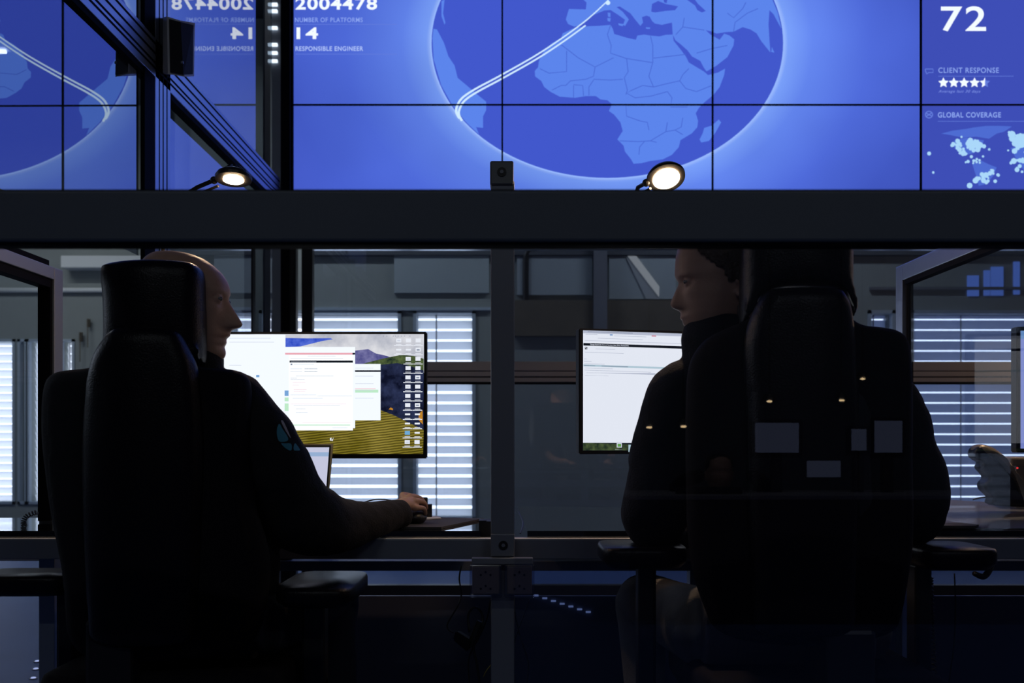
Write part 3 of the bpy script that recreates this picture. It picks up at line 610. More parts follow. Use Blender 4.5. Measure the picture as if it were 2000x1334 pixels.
# ------------------------------------------------------------------ monitors
def monitor(name, label, x0, x1, y0, y1, px_in, d, dright, arm_px):
    """x0..y1 outer outline, px_in inner picture; the right side stands at distance dright"""
    xa, xb = wx(x0, d), wx(x1, dright); z0, z1 = wz(y1, d), wz(y0, d)
    def S(px, py, k=0):
        # plane through both sides: ray-plane intersection at the measured column/row
        n = Vector((-(dright-d), (xb-xa), 0)).normalized(); p0 = Vector((xa, d, 0)); r = Vector(((px-1000)/F, 1, (HZ-py)/F))
        t = n.dot(p0)/n.dot(Vector((r.x, r.y, 0))); q = Vector((r.x*t, r.y*t, 1+r.z*t)); return q - n*(0.0005*k)*(1 if n.y > 0 else -1)
    t = thing(name, label, 'monitor', ((xa+xb)/2, (d+dright)/2, ZT))
    u = Vector((xb-xa, dright-d, 0)); un = u.normalized(); nn = Vector((-un.y, un.x, 0))
    bm = bmesh.new(); A_ = Vector((xa, d, 0)); B_ = Vector((xb, dright, 0))
    lo = [A_, B_, B_+nn*0.035, A_+nn*0.035]
    hull(bm, [(p.x, p.y, z0) for p in lo], [(p.x, p.y, z1) for p in lo]); bmesh.ops.bevel(bm, geom=list(bm.edges), offset=0.003, segments=2, affect='EDGES')
    finish(bm, 'housing', M_black, t)
    c = (A_+B_)/2
    bm = bmesh.new(); cyl(bm, (c.x, c.y+0.036, (z0+z1)/2), (c.x, c.y+0.12, (z0+z1)/2), 0.03, 20); box(bm, c.x-.05, c.x+.05, c.y+.034, c.y+.05, (z0+z1)/2-.05, (z0+z1)/2+.05)
    a = wx(arm_px, c.y+.15); cyl(bm, (c.x, c.y+0.11, (z0+z1)/2), (a, c.y+0.13, (z0+z1)/2), 0.02, 16); cyl(bm, (a, c.y+0.13, ZT if c.y+.13 < 3.02 else 0.6), (a, c.y+0.13, (z0+z1)/2+.05), 0.022, 20)
    finish(bm, 'monitor_arm', M_black, t, smooth=False)
    return t, S
E_w = emis('window_white', srgb(240, 246, 255), 1.06); E_w2 = emis('window_white_front', srgb(246, 251, 255), 1.12)
E_k = emis('title_black', srgb(22, 26, 34)); E_pink = emis('pink_bar', srgb(236, 168, 180)); E_grn = emis('green_bar', srgb(190, 235, 200)); E_gt = emis('grey_text', srgb(205, 212, 226)); E_gt2 = emis('dark_text', srgb(130, 140, 160)); E_blue = emis('blue_chip', srgb(120, 165, 215)); E_red = emis('pale_red', srgb(244, 214, 222))
mon, S = monitor('monitor', 'wide monitor with mountain and vineyard wallpaper left of the centre post', 424, 833, 648, 895.5, None, 2.96, 2.955, 560)
def noise_em(name, c1, c2, scale, rough=0.6, stretch=(1, 1, 1), stripes=None):
    m = bpy.data.materials.new(name); m.use_nodes = True; nt = m.node_tree; nt.nodes.clear(); N = nt.nodes.new; L = nt.links.new
    g = N('ShaderNodeNewGeometry'); mp_ = N('ShaderNodeMapping'); mp_.inputs['Scale'].default_value = stretch; L(g.outputs['Position'], mp_.inputs['Vector'])
    n = N('ShaderNodeTexNoise'); n.inputs['Scale'].default_value = scale; n.inputs['Detail'].default_value = 6; n.inputs['Roughness'].default_value = rough; L(mp_.outputs[0], n.inputs['Vector'])
    r = N('ShaderNodeValToRGB'); r.color_ramp.elements[0].position = 0.35; r.color_ramp.elements[0].color = c1; r.color_ramp.elements[1].position = 0.65; r.color_ramp.elements[1].color = c2; L(n.outputs['Fac'], r.inputs[0])
    out = r.outputs[0]
    if stripes:
        w = N('ShaderNodeTexWave'); w.wave_type = 'BANDS'; w.bands_direction = 'Z'; w.inputs['Scale'].default_value = stripes[0]; w.inputs['Distortion'].default_value = 1.2; w.inputs['Detail'].default_value = 2
        m2 = N('ShaderNodeMapping'); m2.inputs['Rotation'].default_value = (0, stripes[1], 0); L(g.outputs['Position'], m2.inputs['Vector']); L(m2.outputs[0], w.inputs['Vector'])
        x = N('ShaderNodeMix'); x.data_type = 'RGBA'; x.blend_type = 'MULTIPLY'; x.inputs[0].default_value = 0.75; L(out, x.inputs[6]); L(w.outputs['Color'], x.inputs[7]); out = x.outputs[2]
    e = N('ShaderNodeEmission'); L(out, e.inputs[0]); e.inputs[1].default_value = 1.0; o = N('ShaderNodeOutputMaterial'); L(e.outputs[0], o.inputs[0]); return m
mm = [E_w, E_w2, E_k, E_pink, E_grn, E_gt, E_gt2, E_blue, E_red,
      noise_em('wallpaper_sky', srgb(172, 176, 190), srgb(228, 228, 232), 9), noise_em('far_mountain', srgb(40, 70, 190), srgb(85, 110, 215), 40),
      noise_em('mid_mountain', srgb(52, 52, 120), srgb(130, 128, 175), 22), noise_em('hill_green', srgb(28, 44, 36), srgb(88, 104, 62), 60), noise_em('valley_dark', srgb(14, 18, 38), srgb(44, 52, 84), 30),
      noise_em('vineyard', srgb(120, 108, 30), srgb(158, 142, 62), 8, stripes=(42, 0.12)), emis('icon_white', srgb(232, 236, 245)), emis('icon_blue', srgb(110, 170, 215)), emis('orange_tree', srgb(190, 130, 40))]
Z1 = lambda a, b: (440+a/4.762, 640+b/4.762)
bm = bmesh.new()
def zp(L, mi, k, Sf=None, Zf=None):
    Sf = Sf or S; Zf = Zf or Z1
    poly(bm, [Sf(*Zf(a, b), k) for a, b in L], mi)
def zr(a, b, c, e, mi, k, Sf=None, Zf=None): zp([(a, b), (c, b), (c, e), (a, e)], mi, k, Sf, Zf)
zr(-60, 60, 1848, 420, 9, 1)
zp([(560, 96), (760, 100), (980, 98), (1000, 108), (900, 125), (800, 150), (700, 175), (560, 180)], 10, 2)
zp([(1190, 215), (1330, 200), (1400, 240), (1500, 262), (1600, 300), (1840, 330), (1840, 600), (1190, 600)], 11, 2)
zp([(1190, 360), (1340, 320), (1480, 285), (1640, 252), (1750, 262), (1846, 290), (1844, 700), (1190, 700)], 12, 3)
zp([(1190, 380), (1450, 345), (1600, 330), (1700, 350), (1846, 400), (1844, 990), (1190, 990)], 13, 4)
zp([(560, 900), (1190, 850), (1440, 765), (1560, 810), (1700, 880), (1846, 950), (1840, 1174), (560, 1174)], 14, 5)
zp([(1520, 760), (1540, 742), (1562, 755), (1560, 768)], 17, 6); zp([(1800, 800), (1836, 770), (1838, 900), (1800, 860)], 17, 6)
zr(-60, 66, 562, 952, 0, 6)
for y_, w in ((100, 480), (135, 520), (350, 140)): zr(40, y_-2, 40+w*0.8, y_+2, 5, 7)
zp([(290, 440), (320, 440), (320, 462), (290, 462)], 7, 7)
zr(1195, 338, 1446, 862, 0, 7); zr(1200, 397, 1446, 412, 2, 8); zr(1195, 564, 1400, 574, 8, 8); zr(1195, 577, 1425, 605, 4, 8)
for y_ in (375, 450, 520, 585, 655): zr(1210, y_, 1380, y_+4, 5, 9)
zr(560, 180, 1210, 935, 0, 8); zr(560, 235, 1190, 252, 3, 9); zr(1186, 235, 1210, 252, 2, 10)
for y_, h_, c_ in ((585, 50, 7), (650, 35, 4), (705, 70, 4)): zr(555, y_, 592, y_+h_, c_, 9)
zr(596, 258, 1190, 956, 1, 10); zr(602, 307, 1190, 327, 2, 11); zr(612, 318, 850, 322, 5, 12)
rt = random.Random(5)
for y_, x_, w, c_ in ((265, 770, 260, 5), (290, 610, 490, 5), (343, 640, 190, 5), (383, 610, 110, 5), (383, 740, 120, 6), (408, 610, 110, 5), (408, 740, 120, 6), (450, 660, 350, 5), (470, 612, 60, 5), (485, 612, 130, 5), (510, 630, 120, 8), (535, 630, 60, 8), (575, 640, 120, 8), (592, 640, 110, 8), (625, 610, 240, 5), (635, 860, 320, 5), (658, 630, 280, 5), (710, 610, 520, 8), (722, 640, 430, 5), (755, 660, 90, 5), (790, 660, 110, 5), (860, 605, 30, 8), (880, 720, 450, 8), (930, 1000, 140, 5)):
    zr(x_, y_-2, x_+w, y_+2, c_, 12)
zr(600, 902, 1165, 910, 4, 12); zr(612, 335, 628, 350, 6, 12)
for k, x_ in enumerate((1470, 1500, 1560, 1580, 1605, 1635, 1665, 1715)): zr(x_, 77, x_+8, 83, 6, 7)
for r_ in range(12):
    y_ = 120+r_*86-r_*0.2
    for c_, x_ in enumerate((1615, 1705, 1796)):
        if c_ == 0 and r_ > 1: continue
        x_ -= r_*1.0; small = (r_ == 1 and c_ < 2) or r_ in (8, 9) or (r_ == 10 and c_ == 2)
        h_ = 8 if small else 18; zr(x_-24, y_-h_, x_+24, y_+h_, 16 if (r_ == 10 and c_ == 1) else 15, 8)
        if (r_+c_) % 3 == 0 and not small: zr(x_-14, y_-4, x_+14, y_+8, 6 if c_ == 2 else 5, 9)
        zr(x_-26, y_+34, x_+26, y_+39, 15, 8); zr(x_-44, y_+44, x_+44, y_+51, 15, 8)
zp([(975, 1030), (990, 1022), (990, 1050), (978, 1050)], 15, 8); zp([(990, 1050), (1010, 1020), (1000, 1055)], 15, 8)
finish(bm, 'screen', mm, mon)
mon2, S2 = monitor('monitor', 'monitor showing one white page, behind the shoulder of the right man', 1131, 1545, 641, 887, None, 2.96, 3.12, 1420)
Z2 = lambda a, b: (1100+a/4.765, 620+b/4.765)
bm = bmesh.new(); top = lambda a: (a-185)*0.033   # rows fall to the right because that side stands farther away
def q2(a, b, c, e, mi, k):
    poly(bm, [S2(*Z2(a, b+top(a)), k), S2(*Z2(c, b+top(c)), k), S2(*Z2(c, e+top(c)*(1 if e < 500 else 0.1)), k), S2(*Z2(a, e+top(a)*(1 if e < 500 else 0.1)), k)], mi)
q2(180, 117, 2080, 1240, 2, 1); q2(184, 120, 2060, 1166, 1, 2); q2(186, 238, 2060, 262, 2, 4); q2(184, 120, 2060, 147, 5, 3)
for y_, x_, w, c_ in ((132, 225, 420, 6), (157, 205, 110, 5), (163, 470, 300, 5), (190, 320, 420, 5), (215, 200, 900, 5), (289, 300, 180, 5), (324, 200, 360, 5), (386, 192, 24, 5), (408, 192, 70, 5), (430, 192, 190, 5), (470, 200, 260, 5), (490, 195, 620, 5), (515, 215, 640, 5), (540, 200, 220, 5), (1150, 280, 90, 5)):
    q2(x_, y_-2, x_+w, y_+2, c_, 5)
q2(186, 438, 2060, 455, 18, 4); q2(192, 444, 295, 448, 6, 5); q2(355, 444, 600, 449, 6, 5); q2(820, 145, 862, 158, 3, 5); q2(432, 150, 458, 160, 7, 5)
q2(200, 275, 222, 297, 2, 5); q2(204, 278, 212, 286, 1, 6); q2(212, 288, 219, 294, 1, 6)
q2(184, 1168, 2060, 1236, 12, 2); q2(495, 1150, 543, 1210, 15, 6); q2(503, 1166, 535, 1202, 19, 7); q2(478, 1218, 560, 1229, 15, 6)
q2(605, 1170, 640, 1250, 18, 5)
finish(bm, 'screen', mm+[emis('row_highlight', srgb(196, 224, 232)), emis('icon_green', srgb(110, 180, 80))], mon2)
t = text('Change Bandwidth Control Standard New Policy Deployment', 1152, 674.3, 2.96, 3.0, E_w, 'screen_text', mon2, 75, 0.02)
for v in t.data.vertices:
    q = S2(v.co.x*F/2.96+1000, HZ-(v.co.z-1)*F/2.96+(v.co.x*F/2.96+1000-1139)*0.033, 7); v.co = q
q0 = bmesh.new(); 
mon3, S3 = monitor('monitor', 'monitor cut off by the right edge beside the desk phone', 1986, 2300, 638, 884, None, 2.75, 2.75, 2200)
bm = bmesh.new(); poly(bm, [S3(1993, 646, 1), S3(2290, 646, 1), S3(2290, 876, 1), S3(1993, 876, 1)], 0); poly(bm, [S3(1993, 646, 2), S3(2290, 646, 2), S3(2290, 662, 2), S3(1993, 662, 2)], 1)
finish(bm, 'screen', [emis('side_monitor', srgb(150, 165, 235), 0.9), E_blue], mon3)
q0.free()

# ------------------------------------------------------------------ desk lamps
def desk_lamp(c, nrm, r, label, arm, glow_r=None):
    """disc lamp: c centre of the glowing face, nrm the direction it shines"""
    nrm = Vector(nrm).normalized(); c = Vector(c); t = thing('desk_lamp', label, 'lamp', tuple(Vector(arm[-1])))
    bm = bmesh.new(); back = c-nrm*0.012
    tube(bm, [c+nrm*0.002, c-nrm*0.006, c-nrm*0.016, c-nrm*0.026, c-nrm*0.033], [r, r*1.02, r*0.9, r*0.55, r*0.3], 36, 1)
    for k in range(9):
        a = k*2*math.pi/9; s = nrm.orthogonal().normalized(); s = Matrix.Rotation(a, 3, nrm) @ s
        tube(bm, [back+s*r*0.85, back+s*r*0.3-nrm*0.024], [0.003, 0.003], 6, 1)
    finish(bm, 'lamp_head', M_lampbody, t)
    bm = bmesh.new(); g = r*(glow_r or 0.78); s = nrm.orthogonal().normalized(); ring = [c+nrm*0.0035+(Matrix.Rotation(k*math.pi/20, 3, nrm) @ s)*g for k in range(40)]
    bm.faces.new([bm.verts.new(p) for p in ring]); finish(bm, 'light_disc', emis('warm_led', (1.0, 0.68, 0.40, 1), 240.0), t)
    bm = bmesh.new(); tube(bm, [Vector(a) for a in arm], 0.006, 10, 1); ball(bm, Vector(arm[0]), 0.011, 12)
    if len(arm) > 2: off = Vector((0.012, 0, -0.016)); tube(bm, [Vector(a)+off for a in arm[:3]], 0.004, 8, 1)
    finish(bm, 'lamp_arm', M_lampbody, t)
    bm = bmesh.new(); b = Vector(arm[-1]); cyl(bm, b, b+Vector((0, 0, 0.02)), 0.05, 28); finish(bm, 'lamp_base', M_lampbody, t)
DLm = 2.80
desk_lamp(P(456, 350, DLm), (0.02, -0.18, -1), 0.050, 'desk lamp with warm glowing disc above the bald man', [P(418, 352, DLm+.02), P(385, 366, DLm+.04), P(330, 400, DLm+.08), P(300, 620, DLm+.1), Vector((wx(310, DLm+.1), DLm+.1, ZT))], 0.56)
desk_lamp(P(1301, 348, 2.78), (0.10, -0.62, -1), 0.053, 'desk lamp with bright warm disc above the right monitor', [P(1262, 357, 2.79), P(1246, 366, 2.83), P(1236, 400, 2.9), P(1270, 440, 2.95), P(1350, 462, 3.0), P(1425, 500, 3.0), P(1440, 600, 3.0), Vector((wx(1440, 3.0), 3.0, ZT))], 0.7)
desk_lamp((1.62, 2.95, 1.62), (-0.1, 0.6, -1), 0.053, 'desk lamp beyond the right monitor', [(1.67, 2.95, 1.63), (1.75, 2.98, 1.55), (1.80, 3.0, 1.1), (1.78, 3.0, ZT)], 0.76)  # third lamp is unseen, added as assumed source of warm light at right

wl = thing('wall_lamp', 'warm lamp by the glass partition beyond the right edge', 'lamp', (3.9, 5.55, 1.75))  # unseen lamp, assumed from the warm transom and added to light it
bm = bmesh.new(); cyl(bm, (3.9, 5.55, 1.75), (3.9, 5.55, 1.87), 0.10, 24, 0.05); finish(bm, 'lamp_shade', M_lampbody, wl)
bm = bmesh.new(); ball(bm, (3.9, 5.55, 1.73), 0.035, 16); finish(bm, 'bulb', emis('warm_bulb', (1.0, 0.62, 0.32, 1), 12.0), wl)
bm = bmesh.new(); cyl(bm, (3.9, 5.55, 1.80), (3.9, 5.92, 1.80), 0.01, 10); finish(bm, 'bracket', M_lampbody, wl)
ld = bpy.data.lights.new('warm_light', 'POINT'); ld.energy = 15; ld.color = (1.0, 0.62, 0.32); ld.shadow_soft_size = 0.04
lo_ = bpy.data.objects.new('warm_light', ld); COL.objects.link(lo_); lo_.parent = wl; lo_.location = (0, 0, -0.08)

# ------------------------------------------------------------------ chairs
def mirror_x(L, c): return [(2*c-x, y_) for x, y_ in L]
def office_chair(label, d, head, back, spine, pads, posts, seat, colx, face=0):
    base = P(colx, 1500, d+0.25); base.z = 0
    t = thing('office_chair', label, 'chair', tuple(base))
    slab(back, d, 0.075, 0.035, 'backrest', M_chair, t, bend=0.05, puff=0.02)
    hr = slab(head, d+0.005, 0.085, 0.030, 'headrest', M_leather, t, bend=0.03, puff=0.015)
    slab(spine, d-0.047, 0.065, 0.030, 'spine_cover', M_leather, t, bend=0.03, puff=0.03)
    for sd, p in zip((-1, 1), pads):   # armrest pads: outline of the top, slight slope, thickness
        x0, x1, zt_, y0, y1 = p
        bm = bmesh.new(); n = 28; L0 = []; L1 = []; cx_ = (x0+x1)/2; cy_ = (y0+y1)/2
        for th, sc in ((0.0, 0.97), (0.008, 1.0), (0.030, 1.0), (0.045, 0.86)):
            L = []
            for k in range(n):
                a = 2*math.pi*k/n; e = 0.42; ux = math.copysign(abs(math.cos(a))**e, math.cos(a)); uy = math.copysign(abs(math.sin(a))**e, math.sin(a))
                L.append(bm.verts.new((cx_+ux*(x1-x0)/2*sc, cy_+uy*(y1-y0)/2*sc, zt_-th)))
            L1.append(L)
        bm.faces.new(L1[0]); bm.faces.new(L1[-1][::-1])
        for A_, B_ in zip(L1, L1[1:]):
            for k in range(n): bm.faces.new((A_[k], A_[(k+1) % n], B_[(k+1) % n], B_[k]))
        finish(bm, 'armrest_pad', M_leather, t, smooth=True)
        s0, s1 = posts[0 if sd < 0 else 1]
        bm = bmesh.new(); box(bm, s0, s1, cy_-0.03, cy_+0.03, 0.40, zt_-0.04, 0.008); box(bm, min(s0, colx_m := base.x), max(s1, colx_m), cy_-0.02, cy_+0.02, 0.40, 0.43, 0.004)
        finish(bm, 'armrest_post', M_black, t)
    sx0, sx1, sy0, sy1 = seat
    bm = bmesh.new(); box(bm, sx0, sx1, sy0, sy1, 0.40, 0.50, 0.03); fuse(bm, 'seat', M_chair, t, 0.01, 6)
    boxo('back_bracket', M_black, base.x-0.05, base.x+0.05, d-0.02, d+0.14, 0.36, 0.62, 0.01, t)
    bm = bmesh.new(); cyl(bm, (base.x, base.y, 0.10), (base.x, base.y, 0.40), 0.028, 20); finish(bm, 'gas_column', M_black, t)
    for k in range(5):
        a = k*2*math.pi/5+0.3; e = Vector((base.x+0.31*math.cos(a), base.y+0.31*math.sin(a), 0.085))
        bm = bmesh.new(); tube(bm, [Vector((base.x, base.y, 0.12)), e], [0.028, 0.018], 10, 1); lg = finish(bm, 'base_leg', M_black, t)
        bm = bmesh.new(); pa = Vector((-math.sin(a), math.cos(a), 0)); w = e.copy(); w.z = 0.032
        cyl(bm, w-pa*0.025, w-pa*0.006, 0.030, 18); cyl(bm, w+pa*0.006, w+pa*0.025, 0.030, 18); cyl(bm, w, e, 0.007, 8); finish(bm, 'castor', M_black, lg)
    return t
headL = [(183, 508), (250, 502), (345, 503), (368, 511), (377, 530), (379, 590), (380, 650), (379, 706), (370, 702), (345, 692), (300, 690), (240, 690), (200, 690), (186, 686), (181, 670), (183, 640), (182, 590), (177, 540), (177, 518)]
backL = [(92, 720), (155, 715), (200, 700), (330, 700), (380, 714), (440, 718), (462, 728), (472, 748), (473, 800), (470, 900), (478, 960), (482, 1000), (500, 1060), (508, 1120), (500, 1200), (480, 1260), (420, 1290), (262, 1300), (150, 1290), (112, 1250), (104, 1200), (99, 1140), (88, 1090), (68, 1000), (53, 900), (48, 850), (48, 790), (54, 750), (66, 730)]
spineL = [(203, 644), (225, 636), (310, 636), (335, 644), (355, 680), (370, 720), (380, 800), (384, 900), (380, 1050), (370, 1200), (360, 1262), (262, 1272), (165, 1262), (152, 1200), (142, 1050), (138, 900), (141, 820), (150, 740), (163, 695), (182, 665)]
office_chair('black high back office chair of the bald man', 2.12, headL, backL, spineL,
             [(wx(-60, 2.3), wx(145, 2.3), wz(1122, 2.3), 2.25, 2.42), (wx(565, 2.42), wx(712, 2.42), wz(1128, 2.42), 2.22, 2.55)],
             [(wx(106, 2.3), wx(142, 2.3)), (wx(596, 2.4), wx(640, 2.4))], (wx(90, 2.2), wx(590, 2.4), 2.14, 2.62), 300)
headR = [(1468, 430), (1520, 422), (1640, 422), (1675, 432), (1683, 450), (1684, 500), (1684, 560), (1690, 612), (1680, 606), (1665, 575), (1640, 560), (1560, 556), (1520, 560), (1500, 575), (1480, 605), (1463, 625), (1462, 560), (1463, 500), (1464, 450)]
backR = [(1692, 627), (1740, 632), (1778, 638), (1800, 655), (1809, 690), (1813, 760), (1813, 850), (1812, 900), (1815, 1000), (1812, 1080), (1800, 1150), (1785, 1215), (1765, 1245), (1700, 1262), (1585, 1268), (1470, 1262), (1410, 1240), (1390, 1200), (1368, 1130), (1357, 1040), (1354, 900), (1354, 800), (1358, 720), (1372, 680), (1400, 650), (1462, 622), (1520, 600), (1640, 600)]
spineR = [(1505, 566), (1530, 557), (1640, 557), (1662, 566), (1680, 600), (1690, 680), (1697, 780), (1700, 900), (1697, 1040), (1690, 1150), (1680, 1240), (1585, 1250), (1490, 1240), (1480, 1150), (1472, 1040), (1470, 900), (1468, 780), (1464, 690), (1470, 640), (1486, 595)]
office_chair('black high back office chair of the right man, headrest behind the dark rail', 2.02, headR, backR, spineR,
             [(wx(1171, 2.3), wx(1335, 2.3), wz(1064, 2.3), 2.20, 2.42), (wx(1772, 2.28), wx(1922, 2.28), wz(1066, 2.28), 2.18, 2.40)],
             [(wx(1245, 2.3), wx(1280, 2.3)), (wx(1782, 2.28), wx(1815, 2.28))], (wx(1350, 2.2), wx(1825, 2.2), 2.06, 2.56), 1585)
# narrow moulded grooves on the chair backs
for (L, d, par) in (([(300, 662), (292, 720), (285, 800), (280, 920), (279, 1040)], 2.12, None), ([(1530, 572), (1541, 620), (1547, 700), (1550, 820), (1551, 960), (1551, 1100)], 2.02, None)): pass

# ------------------------------------------------------------------ people
def interp(rows, y):
    for a, b in zip(rows, rows[1:]):
        if a[0] <= y <= b[0]:
            t = (y-a[0])/(b[0]-a[0]); return [p+(q-p)*t for p, q in zip(a, b)]
    return list(rows[-1]) if y > rows[-1][0] else list(rows[0])
def head_bm(bm, rows, d, s, eye, off=0.0, keep=None, step=1.6):
    """rows: (row, column of the traced profile, column of the face beside the nose, column of the back, half width m); s=+1 faces +x"""
    m = d/F; y0, y1 = rows[0][0], rows[-1][0]; n = 72; rings = []; y = y0
    ys = []
    while y < y1: ys.append(y); y += step
    ys.append(y1)
    for y in ys:
        _, xf, xbse, xb, hw, ce = interp(rows, y)
        c = xb+(xbse-xb)*ce; af = abs(xbse-c)*m+off; ab = abs(c-xb)*m+off; hw += off; L = []
        for k in range(n):
            a = 2*math.pi*k/n; ca, sa = math.cos(a), math.sin(a); ex = 2/2.25
            fx = math.copysign(abs(ca)**ex, ca)*(af if ca > 0 else ab); dy = math.copysign(abs(sa)**ex, sa)*hw
            if ca > 0 and not off:
                w = 0.009+0.010*max(0, min(1, (y-eye[1])/(0.30*(y1-eye[1]))))
                if y > eye[1]+0.52*(y1-eye[1]): w = 0.022
                fx += (xf-xbse)*s*m*math.exp(-(dy/w)**2)
                g = math.exp(-((abs(dy)-0.031)/0.013)**2 - ((y-eye[1])*m/0.010)**2); fx -= 0.009*g
                g = math.exp(-((abs(dy)-0.034)/0.02)**2 - ((y-eye[1]+13)*m/0.006)**2); fx += 0.003*g
                g = math.exp(-((abs(dy)-0.046)/0.018)**2 - ((y-eye[1]-20)*m/0.014)**2); fx += 0.004*g
            L.append(bm.verts.new((wx(c, d)+s*fx, d+dy, wz(y, d))))
        rings.append(L)
    for A_, B_ in zip(rings, rings[1:]):
        for k in range(n):
            if keep is None or keep((A_[k].co+B_[k].co)/2): bm.faces.new((A_[k], A_[(k+1) % n], B_[(k+1) % n], B_[k]))
    if keep is None: bm.faces.new(rings[0][::-1]); bm.faces.new(rings[-1])
    else: bmesh.ops.delete(bm, geom=[v for v in bm.verts if not v.link_faces], context='VERTS')
def ear(bm, px, py, d, s, size, yside):
    """ear: rim, inner ridge, lobe"""
    m = size; c = Vector((wx(px, d), d+yside, wz(py, d))); sg = -1 if yside < 0 else 1
    rim = [(0.10, -0.10), (0.22, 0.25), (0.12, 0.52), (-0.15, 0.56), (-0.36, 0.38), (-0.40, 0.05), (-0.26, -0.25), (-0.08, -0.46), (0.08, -0.5), (0.14, -0.36)]
    tube(bm, [c+Vector((s*a*m, sg*(0.006+0.012*max(0, -a*2)), b*m)) for a, b in rim], [0.0035, 0.004, 0.0045, 0.0045, 0.0045, 0.0045, 0.0045, 0.006, 0.006, 0.004], 10, 4)
    tube(bm, [c+Vector((s*a*m, sg*0.006, b*m)) for a, b in ((0.05, 0.3), (-0.14, 0.3), (-0.2, 0.05), (-0.12, -0.2), (0.05, -0.25))], 0.0035, 8, 3)
    ball(bm, c+Vector((-s*0.004, -sg*0.002, 0)), 0.5*m, 16, (0.6, 0.18, 0.9))
def hand(bm, wrist, palm, fingers, thumb, r=0.0085, pr=0.021):
    """wrist, palm centre, list of finger chains, thumb chain (world vectors)"""
    k0 = fingers[0][0]; k3 = fingers[-1][0]
    tube(bm, [wrist, (wrist+palm)/2, palm, (k0+k3)/2], [pr*1.1, pr*1.15, pr*1.25, pr*1.0], 14, 3, 0.72)
    for f, rr_ in zip(fingers, (1.0, 1.05, 1.0, 0.88)):
        tube(bm, [palm+(f[0]-palm)*0.3]+f, [r*1.2*rr_, r*1.15*rr_]+[r*rr_*(1-0.12*i_) for i_ in range(1, len(f))], 10, 3); ball(bm, f[-1], r*rr_*0.72, 10)
        ball(bm, f[0], r*1.25*rr_, 10)
    tube(bm, thumb, [r*1.6, r*1.35, r*1.15, r*0.95][:len(thumb)], 10, 3); ball(bm, thumb[-1], r*0.85, 10)
def lids(bm, px, py, d, s, sep=0.031):
    for q in (-1, 1): ball(bm, Vector((wx(px, d)-s*0.0135, d+q*sep, wz(py, d))), 0.0130, 18)
def eyes(t, px, py, d, s, sep=0.031, back=0.0):
    for q in (-1, 1):
        bm = bmesh.new(); c = Vector((wx(px, d)-s*0.0080, d+q*(sep+.0015), wz(py, d))); ball(bm, c, 0.0088, 20, (1, 1, 0.62), mi=0); ball(bm, c+Vector((s*0.0042, 0, 0)), 0.0052, 14, mi=1)
        finish(bm, 'eye', [mat('eye_white', (0.22, 0.20, 0.19, 1), 0.2), mat('iris', (0.05, 0.04, 0.035, 1), 0.1)], t, smooth=True)

# --- left man
pl = thing('person', 'bald man in black sweatshirt seated at the left, looking right with hand on a mouse', 'person', (wx(300, 2.35), 2.35, 0.5))
DH = 2.27
rowsL = [(491.5, 340, 340, 322, 0.006, .5), (493, 352, 352, 312, 0.022, .5), (496, 370, 370, 300, 0.038, .5), (501, 386, 386, 291, 0.048, .5), (508, 401, 401, 284, 0.058, .48), (520, 418, 418, 277, 0.067, .45), (534, 432.5, 432.5, 273, 0.073, .43), (549, 443, 442, 271, 0.0765, .42), (560, 447.5, 446, 271, 0.078, .42),
         (569, 449, 447, 272, 0.078, .43), (578, 448, 446, 273, 0.077, .44), (586, 447.5, 443, 275, 0.076, .45), (594, 451, 442, 277, 0.075, .46), (603, 456.5, 441, 280, 0.074, .48), (618, 466, 440, 286, 0.072, .5), (628, 472.5, 440, 292, 0.070, .5), (634, 475, 440, 296, 0.069, .5), (639, 473, 440, 300, 0.067, .5), (642, 463, 440, 304, 0.066, .5), (644, 453, 441, 305, 0.066, .5), (650, 450, 440.5, 311, 0.064, .5),
         (656, 449.5, 440, 318, 0.062, .5), (659, 445, 439, 322, 0.061, .5), (661.5, 437, 438, 325, 0.060, .5), (665, 442, 437, 329, 0.059, .5), (671, 442, 436, 336, 0.057, .5), (677, 436.5, 434, 343, 0.054, .5), (684, 440, 434, 351, 0.050, .5), (692, 441, 432, 362, 0.045, .5), (699, 438, 428, 375, 0.038, .5), (705, 431, 420, 390, 0.026, .5), (708, 420, 414, 400, 0.014, .5)]
bm = bmesh.new(); head_bm(bm, rowsL, DH, 1, (436, 587))
ptube(bm, [(352, 620, DH, 44), (352, 670, DH, 46), (345, 720, DH, 50), (330, 780, DH, 60)], 20, 3)
ear(bm, 352, 606, DH, 1, 0.055, -0.074); ear(bm, 352, 606, DH, 1, 0.055, 0.074)
ptube(bm, [(330, 760, DH, 85), (300, 850, 2.29, 110), (290, 1000, 2.29, 105), (290, 1120, 2.32, 100)], 24, 3, 0.6)     # trunk under the shirt
ptube(bm, [(440, 790, 2.26, 34), (560, 1000, 2.36, 30), (640, 1030, 2.5, 26), (780, 995, 2.68, 17)], 14, 3)
ptube(bm, [(170, 790, 2.26, 34), (200, 980, 2.4, 30), (330, 1000, 2.5, 24), (470, 985, 2.58, 16)], 14, 3)
hd = 2.72
hand(bm, P(768, 990, 2.67), P(789, 986, 2.71), [[P(787, 968, 2.76), P(806, 970, 2.79), P(818, 978, 2.81)], [P(801, 971, 2.745), P(821, 974, 2.775), P(829, 984, 2.795)], [P(810, 979, 2.73), P(828, 982, 2.755), P(832, 993, 2.77)], [P(811, 992, 2.715), P(828, 993, 2.735), P(831, 1004, 2.745)]],
     [P(785, 985, 2.74), P(797, 990, 2.80), P(806, 1000, 2.83)], 0.0088, 0.0215)
